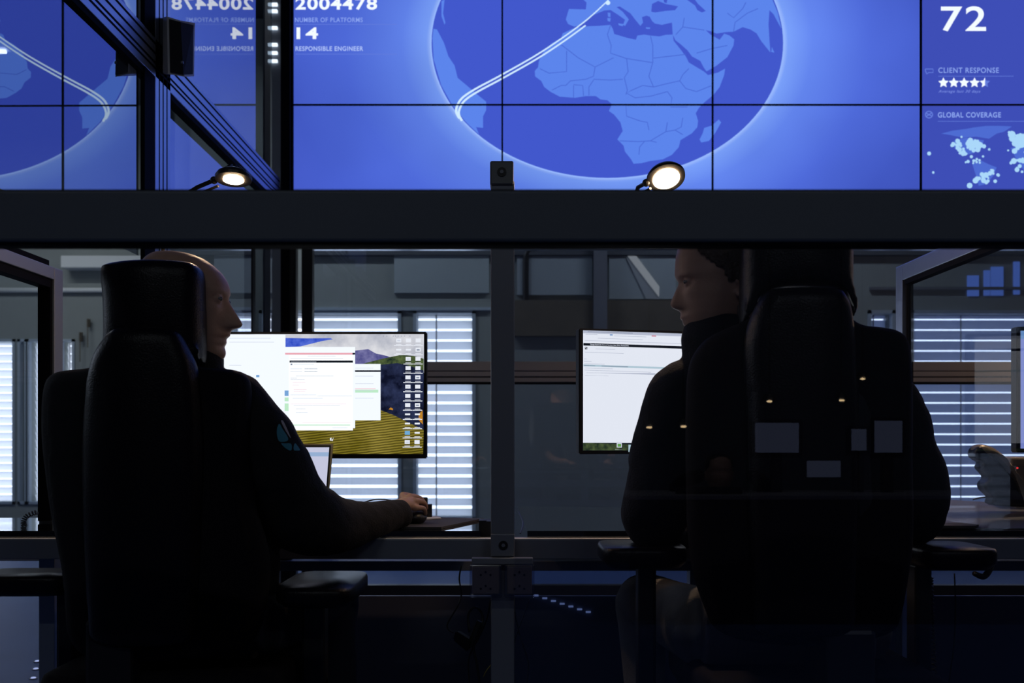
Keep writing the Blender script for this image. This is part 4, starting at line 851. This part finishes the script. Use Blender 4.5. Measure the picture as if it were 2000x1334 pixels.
hand(bm, P(478, 988, 2.60), P(496, 1000, 2.63), [[P(508, 998, 2.66), P(518, 1004, 2.68), P(521, 1012, 2.70)], [P(510, 1003, 2.645), P(520, 1010, 2.67), P(523, 1018, 2.69)], [P(509, 1009, 2.635), P(519, 1016, 2.655), P(522, 1023, 2.67)], [P(506, 1014, 2.625), P(515, 1022, 2.64), P(518, 1028, 2.65)]],
     [P(492, 996, 2.66), P(504, 992, 2.69), P(513, 997, 2.71)], 0.008, 0.019)
lids(bm, 441.5, 587.5, DH, 1)
bodyL = fuse(bm, 'body', M_skin, pl, 0.0032, 3, 0.4)
eyes(pl, 441.5, 587.5, DH, 1)
# sweatshirt
bm = bmesh.new()
ptube(bm, [(352, 655, DH, 20), (357, 668, DH, 52), (368, 690, DH+.005, 62), (366, 712, DH, 74), (345, 735, DH, 92)], 28, 3, 0.85)   # stand-up collar and neck base
ptube(bm, [(345, 728, 2.29, 95), (335, 762, 2.29, 135), (305, 830, 2.29, 172), (300, 950, 2.29, 172), (300, 1060, 2.32, 178), (330, 1130, 2.34, 190), (340, 1200, 2.34, 185)], 32, 4, 0.62)
ptube(bm, [(395, 748, 2.27, 30), (445, 765, 2.26, 48), (478, 800, 2.26, 57), (507, 850, 2.27, 64), (533, 905, 2.29, 70), (558, 960, 2.33, 72), (585, 1005, 2.37, 74), (622, 1022, 2.42, 66)], 26, 4)     # upper sleeve
ptube(bm, [(560, 985, 2.33, 62), (600, 1010, 2.38, 68), (640, 1025, 2.43, 60), (680, 1025, 2.49, 48), (720, 1018, 2.55, 38), (755, 1008, 2.61, 31), (783, 1002, 2.655, 24)], 26, 4)
ptube(bm, [(762, 1005, 2.62, 28), (778, 1003, 2.648, 28), (789, 1001, 2.665, 25.5)], 24, 3)
ptube(bm, [(225, 775, 2.28, 44), (190, 820, 2.28, 46), (170, 900, 2.30, 46), (200, 1000, 2.36, 48), (330, 1010, 2.48, 38), (440, 992, 2.56, 24)], 20, 4)
ptube(bm, [(470, 1030, 2.36, 30), (500, 1080, 2.36, 44), (500, 1150, 2.38, 46)], 18, 3)
ball(bm, P(455, 775, 2.26), 0.052, 18)
swt = fuse(bm, 'sweatshirt', M_sweat, pl, 0.005, 6)
# sleeve folds
from mathutils import noise
def wrinkle(o, fn):
    ns = [v.normal.copy() for v in o.data.vertices]; cs = [v.co.copy() for v in o.data.vertices]
    for v, p, n_ in zip(o.data.vertices, cs, ns): v.co = p+n_*fn(p)
wrinkle(swt, lambda p: noise.noise(Vector((p.x*9+p.z*14, p.y*6, p.z*9-p.x*12)))*0.006 + noise.noise(p*38)*0.0016)
def decal(target, outlines, m, name, parent, lift=0.0015):
    me = target.data; bvh = BVHTree.FromPolygons([v.co for v in me.vertices], [tuple(p.vertices) for p in me.polygons])
    bm = bmesh.new(); cam0 = Vector((0, 0, 1.0)); tot = 0
    for L in outlines:
        cx_ = sum(p[0] for p in L)/len(L); cy_ = sum(p[1] for p in L)/len(L); L = catmull(L, 3, True); rings = []
        for sc in (1.0, 0.75, 0.5, 0.25):
            R = []
            for x, y_ in L:
                r = (P(cx_+(x-cx_)*sc, cy_+(y_-cy_)*sc, 1.0)-cam0).normalized(); h = bvh.ray_cast(cam0, r)
                if h[0] is None: R = None; break
                R.append(bm.verts.new(h[0]-r*lift))
            if R: rings.append(R)
        for A_, B_ in zip(rings, rings[1:]):
            for k in range(len(A_)): bm.faces.new((A_[k], A_[(k+1) % len(A_)], B_[(k+1) % len(A_)], B_[k]))
        if rings: bm.faces.new(rings[-1])
    return finish(bm, name, m, parent, smooth=True)
decal(swt, [[(544, 829), (541, 838), (541, 850), (544, 860), (549, 863), (559, 862), (563, 858), (560, 850), (552, 838), (547, 829)], [(549, 866), (556, 866), (567, 866), (570, 871), (569, 879), (564, 879), (556, 874)], [(574, 879), (574, 870), (577, 866), (582, 872), (586, 879), (580, 880)]], M_teal, 'sleeve_print', swt if False else pl)
decal(swt, [[(549, 822), (553, 822), (560, 836), (566, 850), (568, 856), (562, 848), (554, 834)]], M_pale, 'pale_sleeve_print', pl)
# trousers and shoes
def legs(name, m, hipL, kneeL, footL, hipR, kneeR, footR, parent, r):
    bm = bmesh.new()
    for h, k, f in ((hipL, kneeL, footL), (hipR, kneeR, footR)):
        tube(bm, [h, h+(k-h)*.5, k, k+(f-k)*0.15, k+(f-k)*.5, f], [r*1.15, r, r*0.82, r*0.78, r*0.66, r*0.55], 20, 4)
    tube(bm, [hipL+Vector((-.03, 0, 0)), hipR+Vector((.03, 0, 0))], [r*1.2, r*1.2], 20, 1)
    o = fuse(bm, name, m, parent, 0.008, 4)
    for f, kx in ((footL, -0.02), (footR, 0.02)):
        bm = bmesh.new(); tube(bm, [f+Vector((0, -.06, -.045)), f+Vector((0, 0, -.03)), f+Vector((kx, .10, -.05)), f+Vector((kx, .19, -.06))], [.035, .048, .042, .03], 16, 3, 0.8); fuse(bm, 'shoe', M_black, parent, 0.006, 3)
legs('trousers', M_jeansd, Vector((-.86, 2.34, .56)), Vector((-.95, 2.86, .55)), Vector((-.97, 2.80, .09)), Vector((-.62, 2.34, .56)), Vector((-.50, 2.80, .56)), Vector((-.47, 2.76, .09)), pl, 0.078)

# --- right man
pr_ = thing('person', 'man with reddish brown hair and dark jumper seated at the right, facing left', 'person', (wx(1480, 2.3), 2.3, 0.5))
DR = 2.25
rowsR = [(438, 1400, 1400, 1430, 0.008, .5), (441, 1378, 1378, 1455, 0.035, .5), (446, 1360, 1360, 1470, 0.052, .5), (455, 1345, 1345, 1482, 0.062, .5), (468, 1333, 1333, 1491, 0.070, .46), (482, 1325.5, 1325.5, 1497, 0.074, .44), (500, 1320.5, 1321, 1500, 0.077, .43), (515, 1318.5, 1320, 1501, 0.078, .43), (528, 1317.8, 1320, 1501, 0.078, .43), (538, 1317.5, 1320, 1500, 0.078, .43),
         (544, 1320.5, 1322, 1499, 0.077, .44), (550, 1325, 1326, 1497, 0.076, .45), (557, 1324.5, 1328, 1495, 0.075, .46), (568, 1319, 1330, 1491, 0.074, .48), (580, 1313.5, 1331, 1486, 0.073, .5), (590, 1309.5, 1332, 1480, 0.071, .5), (596, 1309, 1332, 1476, 0.070, .5), (601, 1312, 1333, 1473, 0.069, .5), (604.5, 1319, 1333.5, 1470, 0.068, .5), (607, 1327.5, 1334, 1468, 0.067, .5),
         (612, 1329.5, 1335, 1464, 0.066, .5), (617, 1329, 1336, 1461, 0.065, .5), (621, 1327.5, 1337, 1458, 0.063, .5), (624.5, 1331, 1338, 1455, 0.062, .5), (626.5, 1335.5, 1338.5, 1453, 0.061, .5), (630, 1333, 1340, 1450, 0.060, .5), (634, 1334, 1342, 1446, 0.058, .5), (639, 1339, 1345, 1441, 0.055, .5), (646, 1344, 1349, 1433, 0.051, .5), (654, 1346, 1352, 1422, 0.046, .5), (662, 1348, 1356, 1408, 0.038, .5), (669, 1354, 1362, 1394, 0.026, .5), (673, 1364, 1370, 1386, 0.014, .5)]
bm = bmesh.new(); head_bm(bm, rowsR, DR, -1, (1337, 555))
ptube(bm, [(1432, 580, DR, 44), (1436, 640, DR, 48), (1450, 700, DR, 56), (1470, 760, DR, 70)], 20, 3)
ear(bm, 1431, 560, DR, -1, 0.058, -0.073); ear(bm, 1431, 560, DR, -1, 0.058, 0.073)
ptube(bm, [(1480, 730, 2.26, 90), (1530, 850, 2.28, 125), (1560, 1000, 2.30, 120), (1570, 1120, 2.32, 110)], 24, 3, 0.6)
ptube(bm, [(1330, 790, 2.26, 36), (1285, 960, 2.34, 32), (1300, 1000, 2.5, 27), (1370, 1005, 2.66, 16)], 14, 3)
ptube(bm, [(1740, 790, 2.26, 36), (1780, 960, 2.34, 32), (1720, 1000, 2.5, 27), (1640, 1005, 2.66, 16)], 14, 3)
for sx, hx in ((1, 1385), (-1, 1625)):
    y0 = 2.70
    hand(bm, P(hx-8*sx, 1006, 2.66), P(hx, 1008, 2.70), [[P(hx+(8-6*k)*sx, 1006, 2.735), P(hx+(11-8*k)*sx, 1006, 2.77), P(hx+(12-9*k)*sx, 1011, 2.79)] for k in range(4)], [P(hx+6*sx, 1008, 2.70), P(hx+20*sx, 1010, 2.73), P(hx+24*sx, 1011, 2.75)])
lids(bm, 1331, 555, DR, -1)
bodyR = fuse(bm, 'body', M_skin, pr_, 0.0032, 3, 0.4)
eyes(pr_, 1331, 555, DR, -1)
def hairkeep(c):
    px = 1000+c.x/c.y*F; 
    px = 1000+c.x/DR*F; py = HZ-(c.z-1)/DR*F
    if py < 478: return px > 1340 or py < 470
    if py < 500: return px > 1352
    if py < 535: return px > 1356+(py-500)*1.0
    if py < 560: return px > 1402+(py-535)*0.5
    return px > 1448 and py < 625
bm = bmesh.new(); head_bm(bm, rowsR, DR, -1, (1337, 555), off=0.007, keep=hairkeep)
bmesh.ops.recalc_face_normals(bm, faces=bm.faces); bmesh.ops.solidify(bm, geom=bm.faces[:], thickness=0.009)
hr_ = fuse(bm, 'hair', M_hair, pr_, 0.003, 8, 0.6)
wrinkle(hr_, lambda p: noise.noise(Vector((p.x*60, p.y*60, p.z*25)))*0.004)
bm = bmesh.new()
ptube(bm, [(1446, 612, DR, 30), (1441, 628, DR, 72), (1428, 650, DR, 92), (1425, 672, DR, 98), (1440, 700, DR, 120)], 28, 3, 0.72)
ptube(bm, [(1450, 690, 2.27, 115), (1480, 725, 2.28, 180), (1525, 790, 2.28, 235), (1540, 880, 2.28, 240), (1545, 1000, 2.30, 238), (1555, 1100, 2.33, 232), (1560, 1170, 2.34, 222)], 36, 4, 0.52)
ptube(bm, [(1360, 735, 2.27, 48), (1335, 765, 2.26, 66), (1318, 810, 2.26, 66), (1305, 860, 2.27, 68), (1297, 910, 2.29, 70)], 26, 4)
ptube(bm, [(1300, 880, 2.28, 64), (1292, 940, 2.29, 66), (1284, 985, 2.31, 68), (1281, 1020, 2.34, 63), (1298, 1042, 2.38, 42), (1330, 1035, 2.48, 36), (1370, 1008, 2.62, 25)], 26, 4)
ptube(bm, [(1700, 740, 2.27, 50), (1745, 800, 2.27, 58), (1765, 880, 2.28, 64), (1778, 940, 2.30, 68), (1783, 985, 2.32, 66), (1775, 1020, 2.36, 48), (1720, 1010, 2.5, 36), (1645, 1006, 2.62, 25)], 26, 4)
jmp = fuse(bm, 'jumper', M_navy, pr_, 0.005, 6)
wrinkle(jmp, lambda p: noise.noise(Vector((p.x*8-p.z*12, p.y*6, p.z*8)))*0.006 + noise.noise(p*36)*0.0015)
legs('jeans', M_jeans, Vector((.46, 2.30, .56)), Vector((.345, 2.66, .575)), Vector((.36, 2.62, .09)), Vector((.78, 2.30, .56)), Vector((.95, 2.80, .56)), Vector((.96, 2.76, .09)), pr_, 0.082)

# ------------------------------------------------------------------ sockets, adapters, cables at the centre post
so = thing('socket_box', 'clear double socket box mounted on the centre post below the desk', 'socket', (0, 2.54, wz(1168, 2.54)))
DS_ = 2.48
bm = bmesh.new(); a = P(921, 1103, DS_); b = P(1041, 1090, DS_); box(bm, a.x, b.x, DS_, DS_+0.025, a.z, b.z, 0.002); finish(bm, 'mounting_plate', M_aludark, so)
for x0_, x1_ in ((917, 980), (985, 1044)):
    a = P(x0_, 1168, DS_-.02); b = P(x1_, 1103, DS_-.02)
    bm = bmesh.new(); box(bm, a.x, b.x, DS_-0.02, DS_+0.028, a.z, b.z, 0.003); cv = finish(bm, 'clear_cover', M_clear, so)
    bm = bmesh.new(); box(bm, a.x+.006, b.x-.006, DS_-0.002, DS_+0.027, a.z+.006, b.z-.006, 0.003); ins = finish(bm, 'socket_insert', mat('socket_grey', (0.22, 0.18, 0.17, 1), 0.5), so)
    for cy_ in (1123, 1150):
        c = P((x0_+x1_)/2, cy_, DS_-.004)
        for ox, oz in ((-.012, 0), (.012, 0), (0, .007)):
            bm = bmesh.new(); cyl(bm, c+Vector((ox, -.001, oz)), c+Vector((ox, .003, oz)), 0.0028, 10); finish(bm, 'pin_hole', M_groove, ins)
def cable(label, rows, r=1.6, name='cable', cat='cable', m=M_black):
    bm = bmesh.new(); ptube(bm, [(a, b, d, r) for a, b, d in rows], 8, 5); return tag(finish(bm, name, m, smooth=True), label, cat)
cable('thin looped cable hanging left of the socket box with the adapter', [(901, 1105, 2.56), (897, 1130, 2.56), (901, 1160, 2.56), (893, 1185, 2.55), (873, 1222, 2.55), (886, 1236, 2.55)])
cable('thicker cable arching from the adapter beside the centre post', [(917, 1235, 2.55), (915, 1200, 2.56), (928, 1186, 2.56), (942, 1200, 2.56), (940, 1225, 2.55), (925, 1262, 2.55), (932, 1300, 2.55), (940, 1360, 2.55)], 2.4)
cable('cable hanging from the left socket down past the adapter', [(958, 1172, 2.53), (952, 1205, 2.54), (938, 1240, 2.56), (915, 1290, 2.56), (920, 1360, 2.56)])
cable('cable hanging from the right socket crossing beside the post', [(1003, 1172, 2.53), (1008, 1210, 2.55), (1020, 1255, 2.55), (1032, 1300, 2.55), (1026, 1360, 2.55)])
cable('thin cable crossing behind right of the centre post', [(1034, 1172, 2.57), (1020, 1210, 2.58), (1006, 1250, 2.58), (1004, 1290, 2.58), (1006, 1350, 2.58)], 1.0)
cable('short yellow wire low beside the centre post', [(961, 1296, 2.60), (950, 1310, 2.60), (944, 1322, 2.60)], 0.9, 'yellow_wire', 'wire', mat('yellow_wire', (0.5, 0.4, 0.06, 1), 0.5))
ad = thing('power_adapter', 'black power adapter hanging on its cable below the desk', 'adapter', P(912, 1250, 2.55))
bm = bmesh.new(); lo = [P(884, 1250, 2.50), P(912, 1274, 2.50), P(924, 1262, 2.56), P(896, 1240, 2.56)]; hi = [P(890, 1232, 2.50), P(918, 1250, 2.50), P(922, 1246, 2.56), P(897, 1231, 2.56)]
hull(bm, lo, hi); bmesh.ops.bevel(bm, geom=list(bm.edges), offset=0.003, segments=2, affect='EDGES'); finish(bm, 'brick', M_leather, ad)
bm = bmesh.new(); ptube(bm, [(918, 1262, 2.53, 6), (928, 1235, 2.53, 6.5), (937, 1213, 2.53, 6)], 12, 2); finish(bm, 'connector', M_black, ad)
cable('straight thin cable hanging right of the right chair', [(1864, 1120, 2.45), (1866, 1180, 2.45), (1864, 1250, 2.45), (1858, 1300, 2.45), (1850, 1360, 2.45)], 1.4)
# coiled cord below the right armrest
def coil(pts, r, turns, rad, label, name='coiled_cord'):
    c = catmull([tuple(p) for p in pts], 12); n = len(c); out = []; per = max(2, int(turns*10)); 
    for i_ in range(per):
        t = i_/(per-1)*(n-1); k = int(min(t, n-2)); f = t-k; p = Vector(c[k])*(1-f)+Vector(c[k+1])*f
        tg = (Vector(c[k+1])-Vector(c[k])).normalized(); u = tg.orthogonal().normalized() if abs(tg.y) > .9 else (Vector((0, 1, 0))-tg*tg.y).normalized(); w = tg.cross(u); a = i_*2*math.pi/10
        out.append(p+u*math.cos(a)*r+w*math.sin(a)*r)
    bm = bmesh.new(); tube(bm, out, rad, 6, 1); return tag(finish(bm, name, M_black, smooth=True), label, 'cord')
coil([P(1816, 1128, 2.42), P(1818, 1200, 2.42), P(1822, 1280, 2.42), P(1826, 1370, 2.42)], 0.007, 30, 0.002, 'black coiled cord hanging beside the right chair post')
coil([P(72, 1000, 2.75), P(52, 1008, 2.75), P(46, 1022, 2.75), P(56, 1034, 2.75), P(78, 1038, 2.74)], 0.006, 16, 0.0018, 'black coiled phone cord loop on the left desktop')

# ------------------------------------------------------------------ right desk: tray, pad, phone
bm = bmesh.new(); lo = [P(1800, 1030, 2.62), P(2140, 1030, 2.62), P(2140, 1018, 2.95), P(1800, 985, 3.02)]
pts = [(wx(1800, 2.62), 2.62), (wx(2150, 2.62), 2.62), (1.75, 2.92), (wx(1790, 3.0), 3.05)]
hull(bm, [(x, y_, ZT+.001) for x, y_ in pts], [(x, y_, ZT+.004+0.055*max(0, (y_-2.75)/0.3)) for x, y_ in pts])
tag(finish(bm, 'sloping_desk_tray', mat('grey_tray', (0.14, 0.145, 0.17, 1), 0.45)), 'grey sloping tray on the desk below the phone', 'tray')
bm = bmesh.new(); pts = [(wx(1790, 2.6), 2.60), (wx(1905, 2.6), 2.60), (wx(1915, 2.63), 2.64), (wx(1840, 2.75), 2.78), (wx(1790, 2.75), 2.80)]
hull(bm, [(x, y_, ZT+.005) for x, y_ in pts], [(x, y_, ZT+.012) for x, y_ in pts]); tag(finish(bm, 'desk_pad', M_pad), 'dark pad on the desk between chair and phone', 'mat')
ph = thing('desk_phone', 'dark desk phone with brass lit handset at the right edge', 'phone', P(1960, 986, 2.8))
dp = 2.78
slab([(1914, 888), (1922, 884), (1934, 888), (1955, 905), (1980, 935), (2004, 975), (2060, 978), (2060, 990), (1948, 988), (1943, 972), (1928, 958), (1925, 945), (1934, 932), (1919, 914), (1924, 904), (1913, 898)], dp+0.02, 0.06, 0.008, 'phone_body', M_black, ph, sm=3, voxel=0.004, smooth=2)
slab([(1906, 882), (1908, 872), (1917, 868), (1932, 869), (1952, 878), (1972, 896), (1990, 920), (2004, 950), (2013, 986), (2003, 986), (1992, 955), (1976, 928), (1956, 903), (1938, 893), (1924, 897), (1912, 895)], dp+0.02, 0.05, 0.02, 'handset', mat('brass_grey_plastic', (0.38, 0.31, 0.22, 1), 0.32, 0.2), ph, sm=4, voxel=0.0035, smooth=3)
slab([(1905, 890), (1908, 876), (1918, 872), (1930, 884), (1938, 893), (1926, 898), (1912, 897)], dp+0.018, 0.056, 0.01, 'earpiece', mat('blue_black_plastic', (0.02, 0.025, 0.05, 1), 0.3), ph, sm=4, voxel=0.0035, smooth=3)
bm = bmesh.new(); p = P(1987, 914, dp-0.03); ball(bm, p, 0.003, 8); finish(bm, 'status_light', emis('red_led', (1, 0.05, 0.05, 1), 1.0), ph)
bm = bmesh.new(); a = P(1975, 910, 2.9); b = P(2060, 893, 2.9); box(bm, a.x, b.x, 2.9, 3.0, a.z, b.z, 0.006)
box(bm, a.x+.02, b.x, 2.91, 2.99, ZT, a.z+.002)
tag(finish(bm, 'cream_device', M_beige), 'cream topped device standing behind the phone', 'device')
cable('thin black cable behind the desk phone', [(1900, 976, 2.95), (1915, 972, 2.95), (1940, 971, 2.95), (1960, 976, 2.95)], 1.6)
bm = bmesh.new(); ptube(bm, [(1938, 1080, 2.62, 5), (1936, 1105, 2.58, 6), (1922, 1126, 2.55, 6), (1903, 1120, 2.53, 5)], 12, 4)
tag(finish(bm, 'bag_hook', M_black, smooth=True), 'black hook under the desk beam beside the right armrest', 'hook')

# ------------------------------------------------------------------ near rail and dim glass screen
DN = 1.30
nr = thing('near_rail', 'broad dark rail crossing the whole picture in front of the chairs', 'rail', (0, DN, wz(474, DN)))
bm = bmesh.new(); box(bm, -1.5, 1.5, DN, DN+0.045, wz(472, DN), wz(371, DN), 0.004); finish(bm, 'rail_body', M_rail, nr)
boxo('lower_lip', M_groove, -1.5, 1.5, DN+0.004, DN+0.035, wz(477, DN), wz(472, DN), 0.001, nr)
boxo('upper_lip', M_groove, -1.5, 1.5, DN+0.004, DN+0.035, wz(371, DN), wz(368, DN), 0.001, nr)
for x in (-1.47, 1.44): boxo('support_leg', M_rail, x, x+0.04, DN, DN+0.045, 0, wz(472, DN), 0.002, nr)
bm = bmesh.new(); x0_ = wx(1004.5, DN); vs = [bm.verts.new(v) for v in ((x0_, DN+.02, 0.32), (1.45, DN+.02, 0.32), (1.45, DN+.02, wz(477, DN)), (x0_, DN+.02, wz(477, DN)))]; bm.faces.new(vs)
finish(bm, 'dim_glass', M_screen_glass, nr)

# ------------------------------------------------------------------ the desk row behind the viewer, seen faintly mirrored in the dim glass
def R(px, py, D):      # mirror image at distance D belongs to a real point behind the viewer
    p = P(px, py, D); return Vector((p.x, 2*(DN+0.02)-D, p.z))
DRf = 5.4
rw = thing('rear_desk', 'long desk behind the viewer, mirrored faintly in the glass', 'desk', R(1600, 1100, DRf))
a = R(1230, 968, DRf); b = R(2150, 950, DRf+.5)
boxo('desk_front', M_black, a.x, b.x, a.y-.02, a.y, 0.02, a.z-.02, 0, rw); boxo('desk_surface', mat('rear_desk_grey', (0.25, 0.24, 0.28, 1), 0.6), a.x, b.x, a.y-.6, a.y+.02, a.z-.02, a.z, 0, rw)
E_rm = emis('rear_monitor_glow', (0.30, 0.36, 0.62, 1), 0.38)
for k, (x0_, x1_, y0_, y1_) in enumerate(((1475, 1560, 826, 884), (1663, 1692, 838, 880), (1708, 1762, 822, 884))):
    a = R(x0_, y1_, DRf+.35); b = R(x1_, y0_, DRf+.35)
    t = thing('rear_monitor', ['glowing rear monitor mirrored in the back of the right chair, largest', 'narrow glowing rear monitor mirrored in the right chair', 'glowing rear monitor mirrored at the outer side of the right chair'][k], 'monitor', ((a.x+b.x)/2, a.y, R(0, 968, DRf).z))
    boxo('housing', M_black, a.x-.02, b.x+.02, a.y-.04, a.y, a.z-.03, b.z+.02, 0.002, t)
    boxo('screen', E_rm, a.x, b.x, a.y, a.y+.003, a.z, b.z, 0, t); boxo('stand', M_black, (a.x+b.x)/2-.03, (a.x+b.x)/2+.03, a.y-.04, a.y, R(0, 968, DRf).z, a.z, 0, t)
a = R(1577, 932, DRf+.1); b = R(1642, 900, DRf+.1); tag(boxo('rear_tablet', E_rm, a.x, b.x, a.y-.01, a.y, a.z, b.z), 'low glowing tablet mirrored in the middle of the right chair', 'tablet')
for k, (x, y_) in enumerate(((1685, 740), (1644, 782), (1503, 784), (1335, 833), (1268, 835))):
    c = R(x, y_, 7.0-0.2*k); t = thing('rear_spot_lamp', ['warm spot lamp mirrored highest in the right chair', 'second warm spot lamp mirrored below the highest', 'small warm lamp mirrored in the groove of the right chair', 'slanted warm lamp mirrored in the jumper', 'faint warm lamp mirrored at the jumper edge'][k], 'lamp', c)
    bm = bmesh.new(); cyl(bm, c+Vector((0, 0, .012)), c+Vector((0, 0, .05)), 0.05, 20, 0.03); finish(bm, 'shade', M_lampbody, t)
    bm = bmesh.new(); ball(bm, c, 0.012, 14, (1.6, 1, .6)); finish(bm, 'bulb', emis('rear_bulb', (1.0, 0.72, 0.40, 1), 7.0), t)
    bm = bmesh.new(); cyl(bm, c+Vector((0, 0, .05)), Vector((c.x, c.y, ZC)), 0.006, 8); finish(bm, 'hanging_rod', M_lampbody, t)
# seated person behind the viewer (only head above a dark laptop is mirrored)
c = R(1405, 925, DRf+.5); p3 = thing('person', 'person with short dark hair mirrored faintly over the right chair', 'person', (c.x, c.y, 0.5))
rows3 = [(885, 0, 0, 0, 0.01, .5), (889, 0, 0, 0, 0.04, .5), (897, 0, 0, 0, 0.066, .5), (912, 0, 0, 0, 0.075, .5), (935, 0, 0, 0, 0.074, .5), (950, 0, 0, 0, 0.062, .5), (962, 0, 0, 0, 0.04, .5), (967, 0, 0, 0, 0.02, .5)]
bm = bmesh.new(); sc_ = 0.235/82; zz = lambda y_: c.z+(925-y_)*sc_
rr3 = []
for k in range(30):
    y_ = 885+82*k/29; w = interp(rows3, y_)[4]; dpt = w*1.25; L = []
    for j in range(32):
        a_ = 2*math.pi*j/32; fx = math.sin(a_)*w; fy = math.cos(a_)*dpt
        if fy > 0:
            if 920 < y_ < 946: fy += 0.022*((y_-920)/24)*math.exp(-(fx/0.013)**2)
            fy -= 0.008*math.exp(-((abs(fx)-.031)/.012)**2-((y_-921)/5)**2); fy += 0.004*math.exp(-(fx/.02)**2-((y_-952)/3)**2)
        L.append(bm.verts.new((c.x+fx, c.y+fy, zz(y_))))
    rr3.append(L)
for A_, B_ in zip(rr3, rr3[1:]):
    for j in range(32): bm.faces.new((A_[j], A_[(j+1) % 32], B_[(j+1) % 32], B_[j]))
bm.faces.new(rr3[0]); bm.faces.new(rr3[-1][::-1])
for sgn in (-1, 1): ball(bm, (c.x+sgn*.078, c.y-.01, zz(930)), 0.03, 12, (.35, .7, 1))
tube(bm, [Vector((c.x, c.y-.02, zz(955))), Vector((c.x, c.y-.03, zz(990))), Vector((c.x, c.y-.04, zz(1010)))], [.055, .06, .08], 18, 2)
fuse(bm, 'body', M_skin, p3, 0.004, 2)
bm = bmesh.new(); ball(bm, (c.x, c.y-.018, zz(908)), 0.088, 20, (0.95, 1.1, 0.85)); 
for v in list(bm.verts):
    if v.co.y > c.y+.045 and v.co.z < zz(899): bm.verts.remove(v)
finish(bm, 'hair', mat('dark_hair', (0.015, 0.012, 0.012, 1), 0.6), p3, smooth=True)
bm = bmesh.new(); tube(bm, [Vector((c.x, c.y-.03, zz(985))), Vector((c.x, c.y-.04, zz(1010))), Vector((c.x, c.y-.05, 0.6)), Vector((c.x, c.y-.05, 0.5))], [.07, .19, .19, .18], 24, 4, .6)
for sgn in (-1, 1): tube(bm, [Vector((c.x+sgn*.19, c.y-.04, zz(1020))), Vector((c.x+sgn*.25, c.y+.02, .72)), Vector((c.x+sgn*.15, c.y+.20, .80))], [.055, .05, .038], 16, 4)
fuse(bm, 'jumper', M_sweat, p3, 0.008, 4)
a = R(1320, 960, DRf+.15); b = R(1450, 951, DRf+.15)
bm = bmesh.new(); box(bm, a.x, b.x, a.y-.015, a.y, R(0, 968, DRf).z+.001, b.z, 0.003); tag(finish(bm, 'rear_laptop_lid', M_black), 'dark laptop lid hiding the chin of the mirrored person', 'laptop')

# small glowing discs on the left floor, put in for reflections of lights
for k, (x, y_) in enumerate(((73, 1293), (70, 1308), (65, 1326))):
    d = F/(y_-HZ); c = P(x, y_, d)
    t = thing('floor_light', ['small floor light, topmost of three at the left', 'small floor light, middle of three at the left', 'small floor light, lowest of three at the left'][k], 'floor light', (c.x, c.y, 0), 'floor lights left of the chair')
    bm = bmesh.new(); cyl(bm, (c.x, c.y, 0.0005), (c.x, c.y, 0.004), 0.016, 16); finish(bm, 'rim', M_aludark, t)
    bm = bmesh.new(); cyl(bm, (c.x, c.y, 0.004), (c.x, c.y, 0.007), 0.011, 16, 0.009); finish(bm, 'lens', emis('floor_light_glow', srgb(165, 180, 230), 1.0), t)
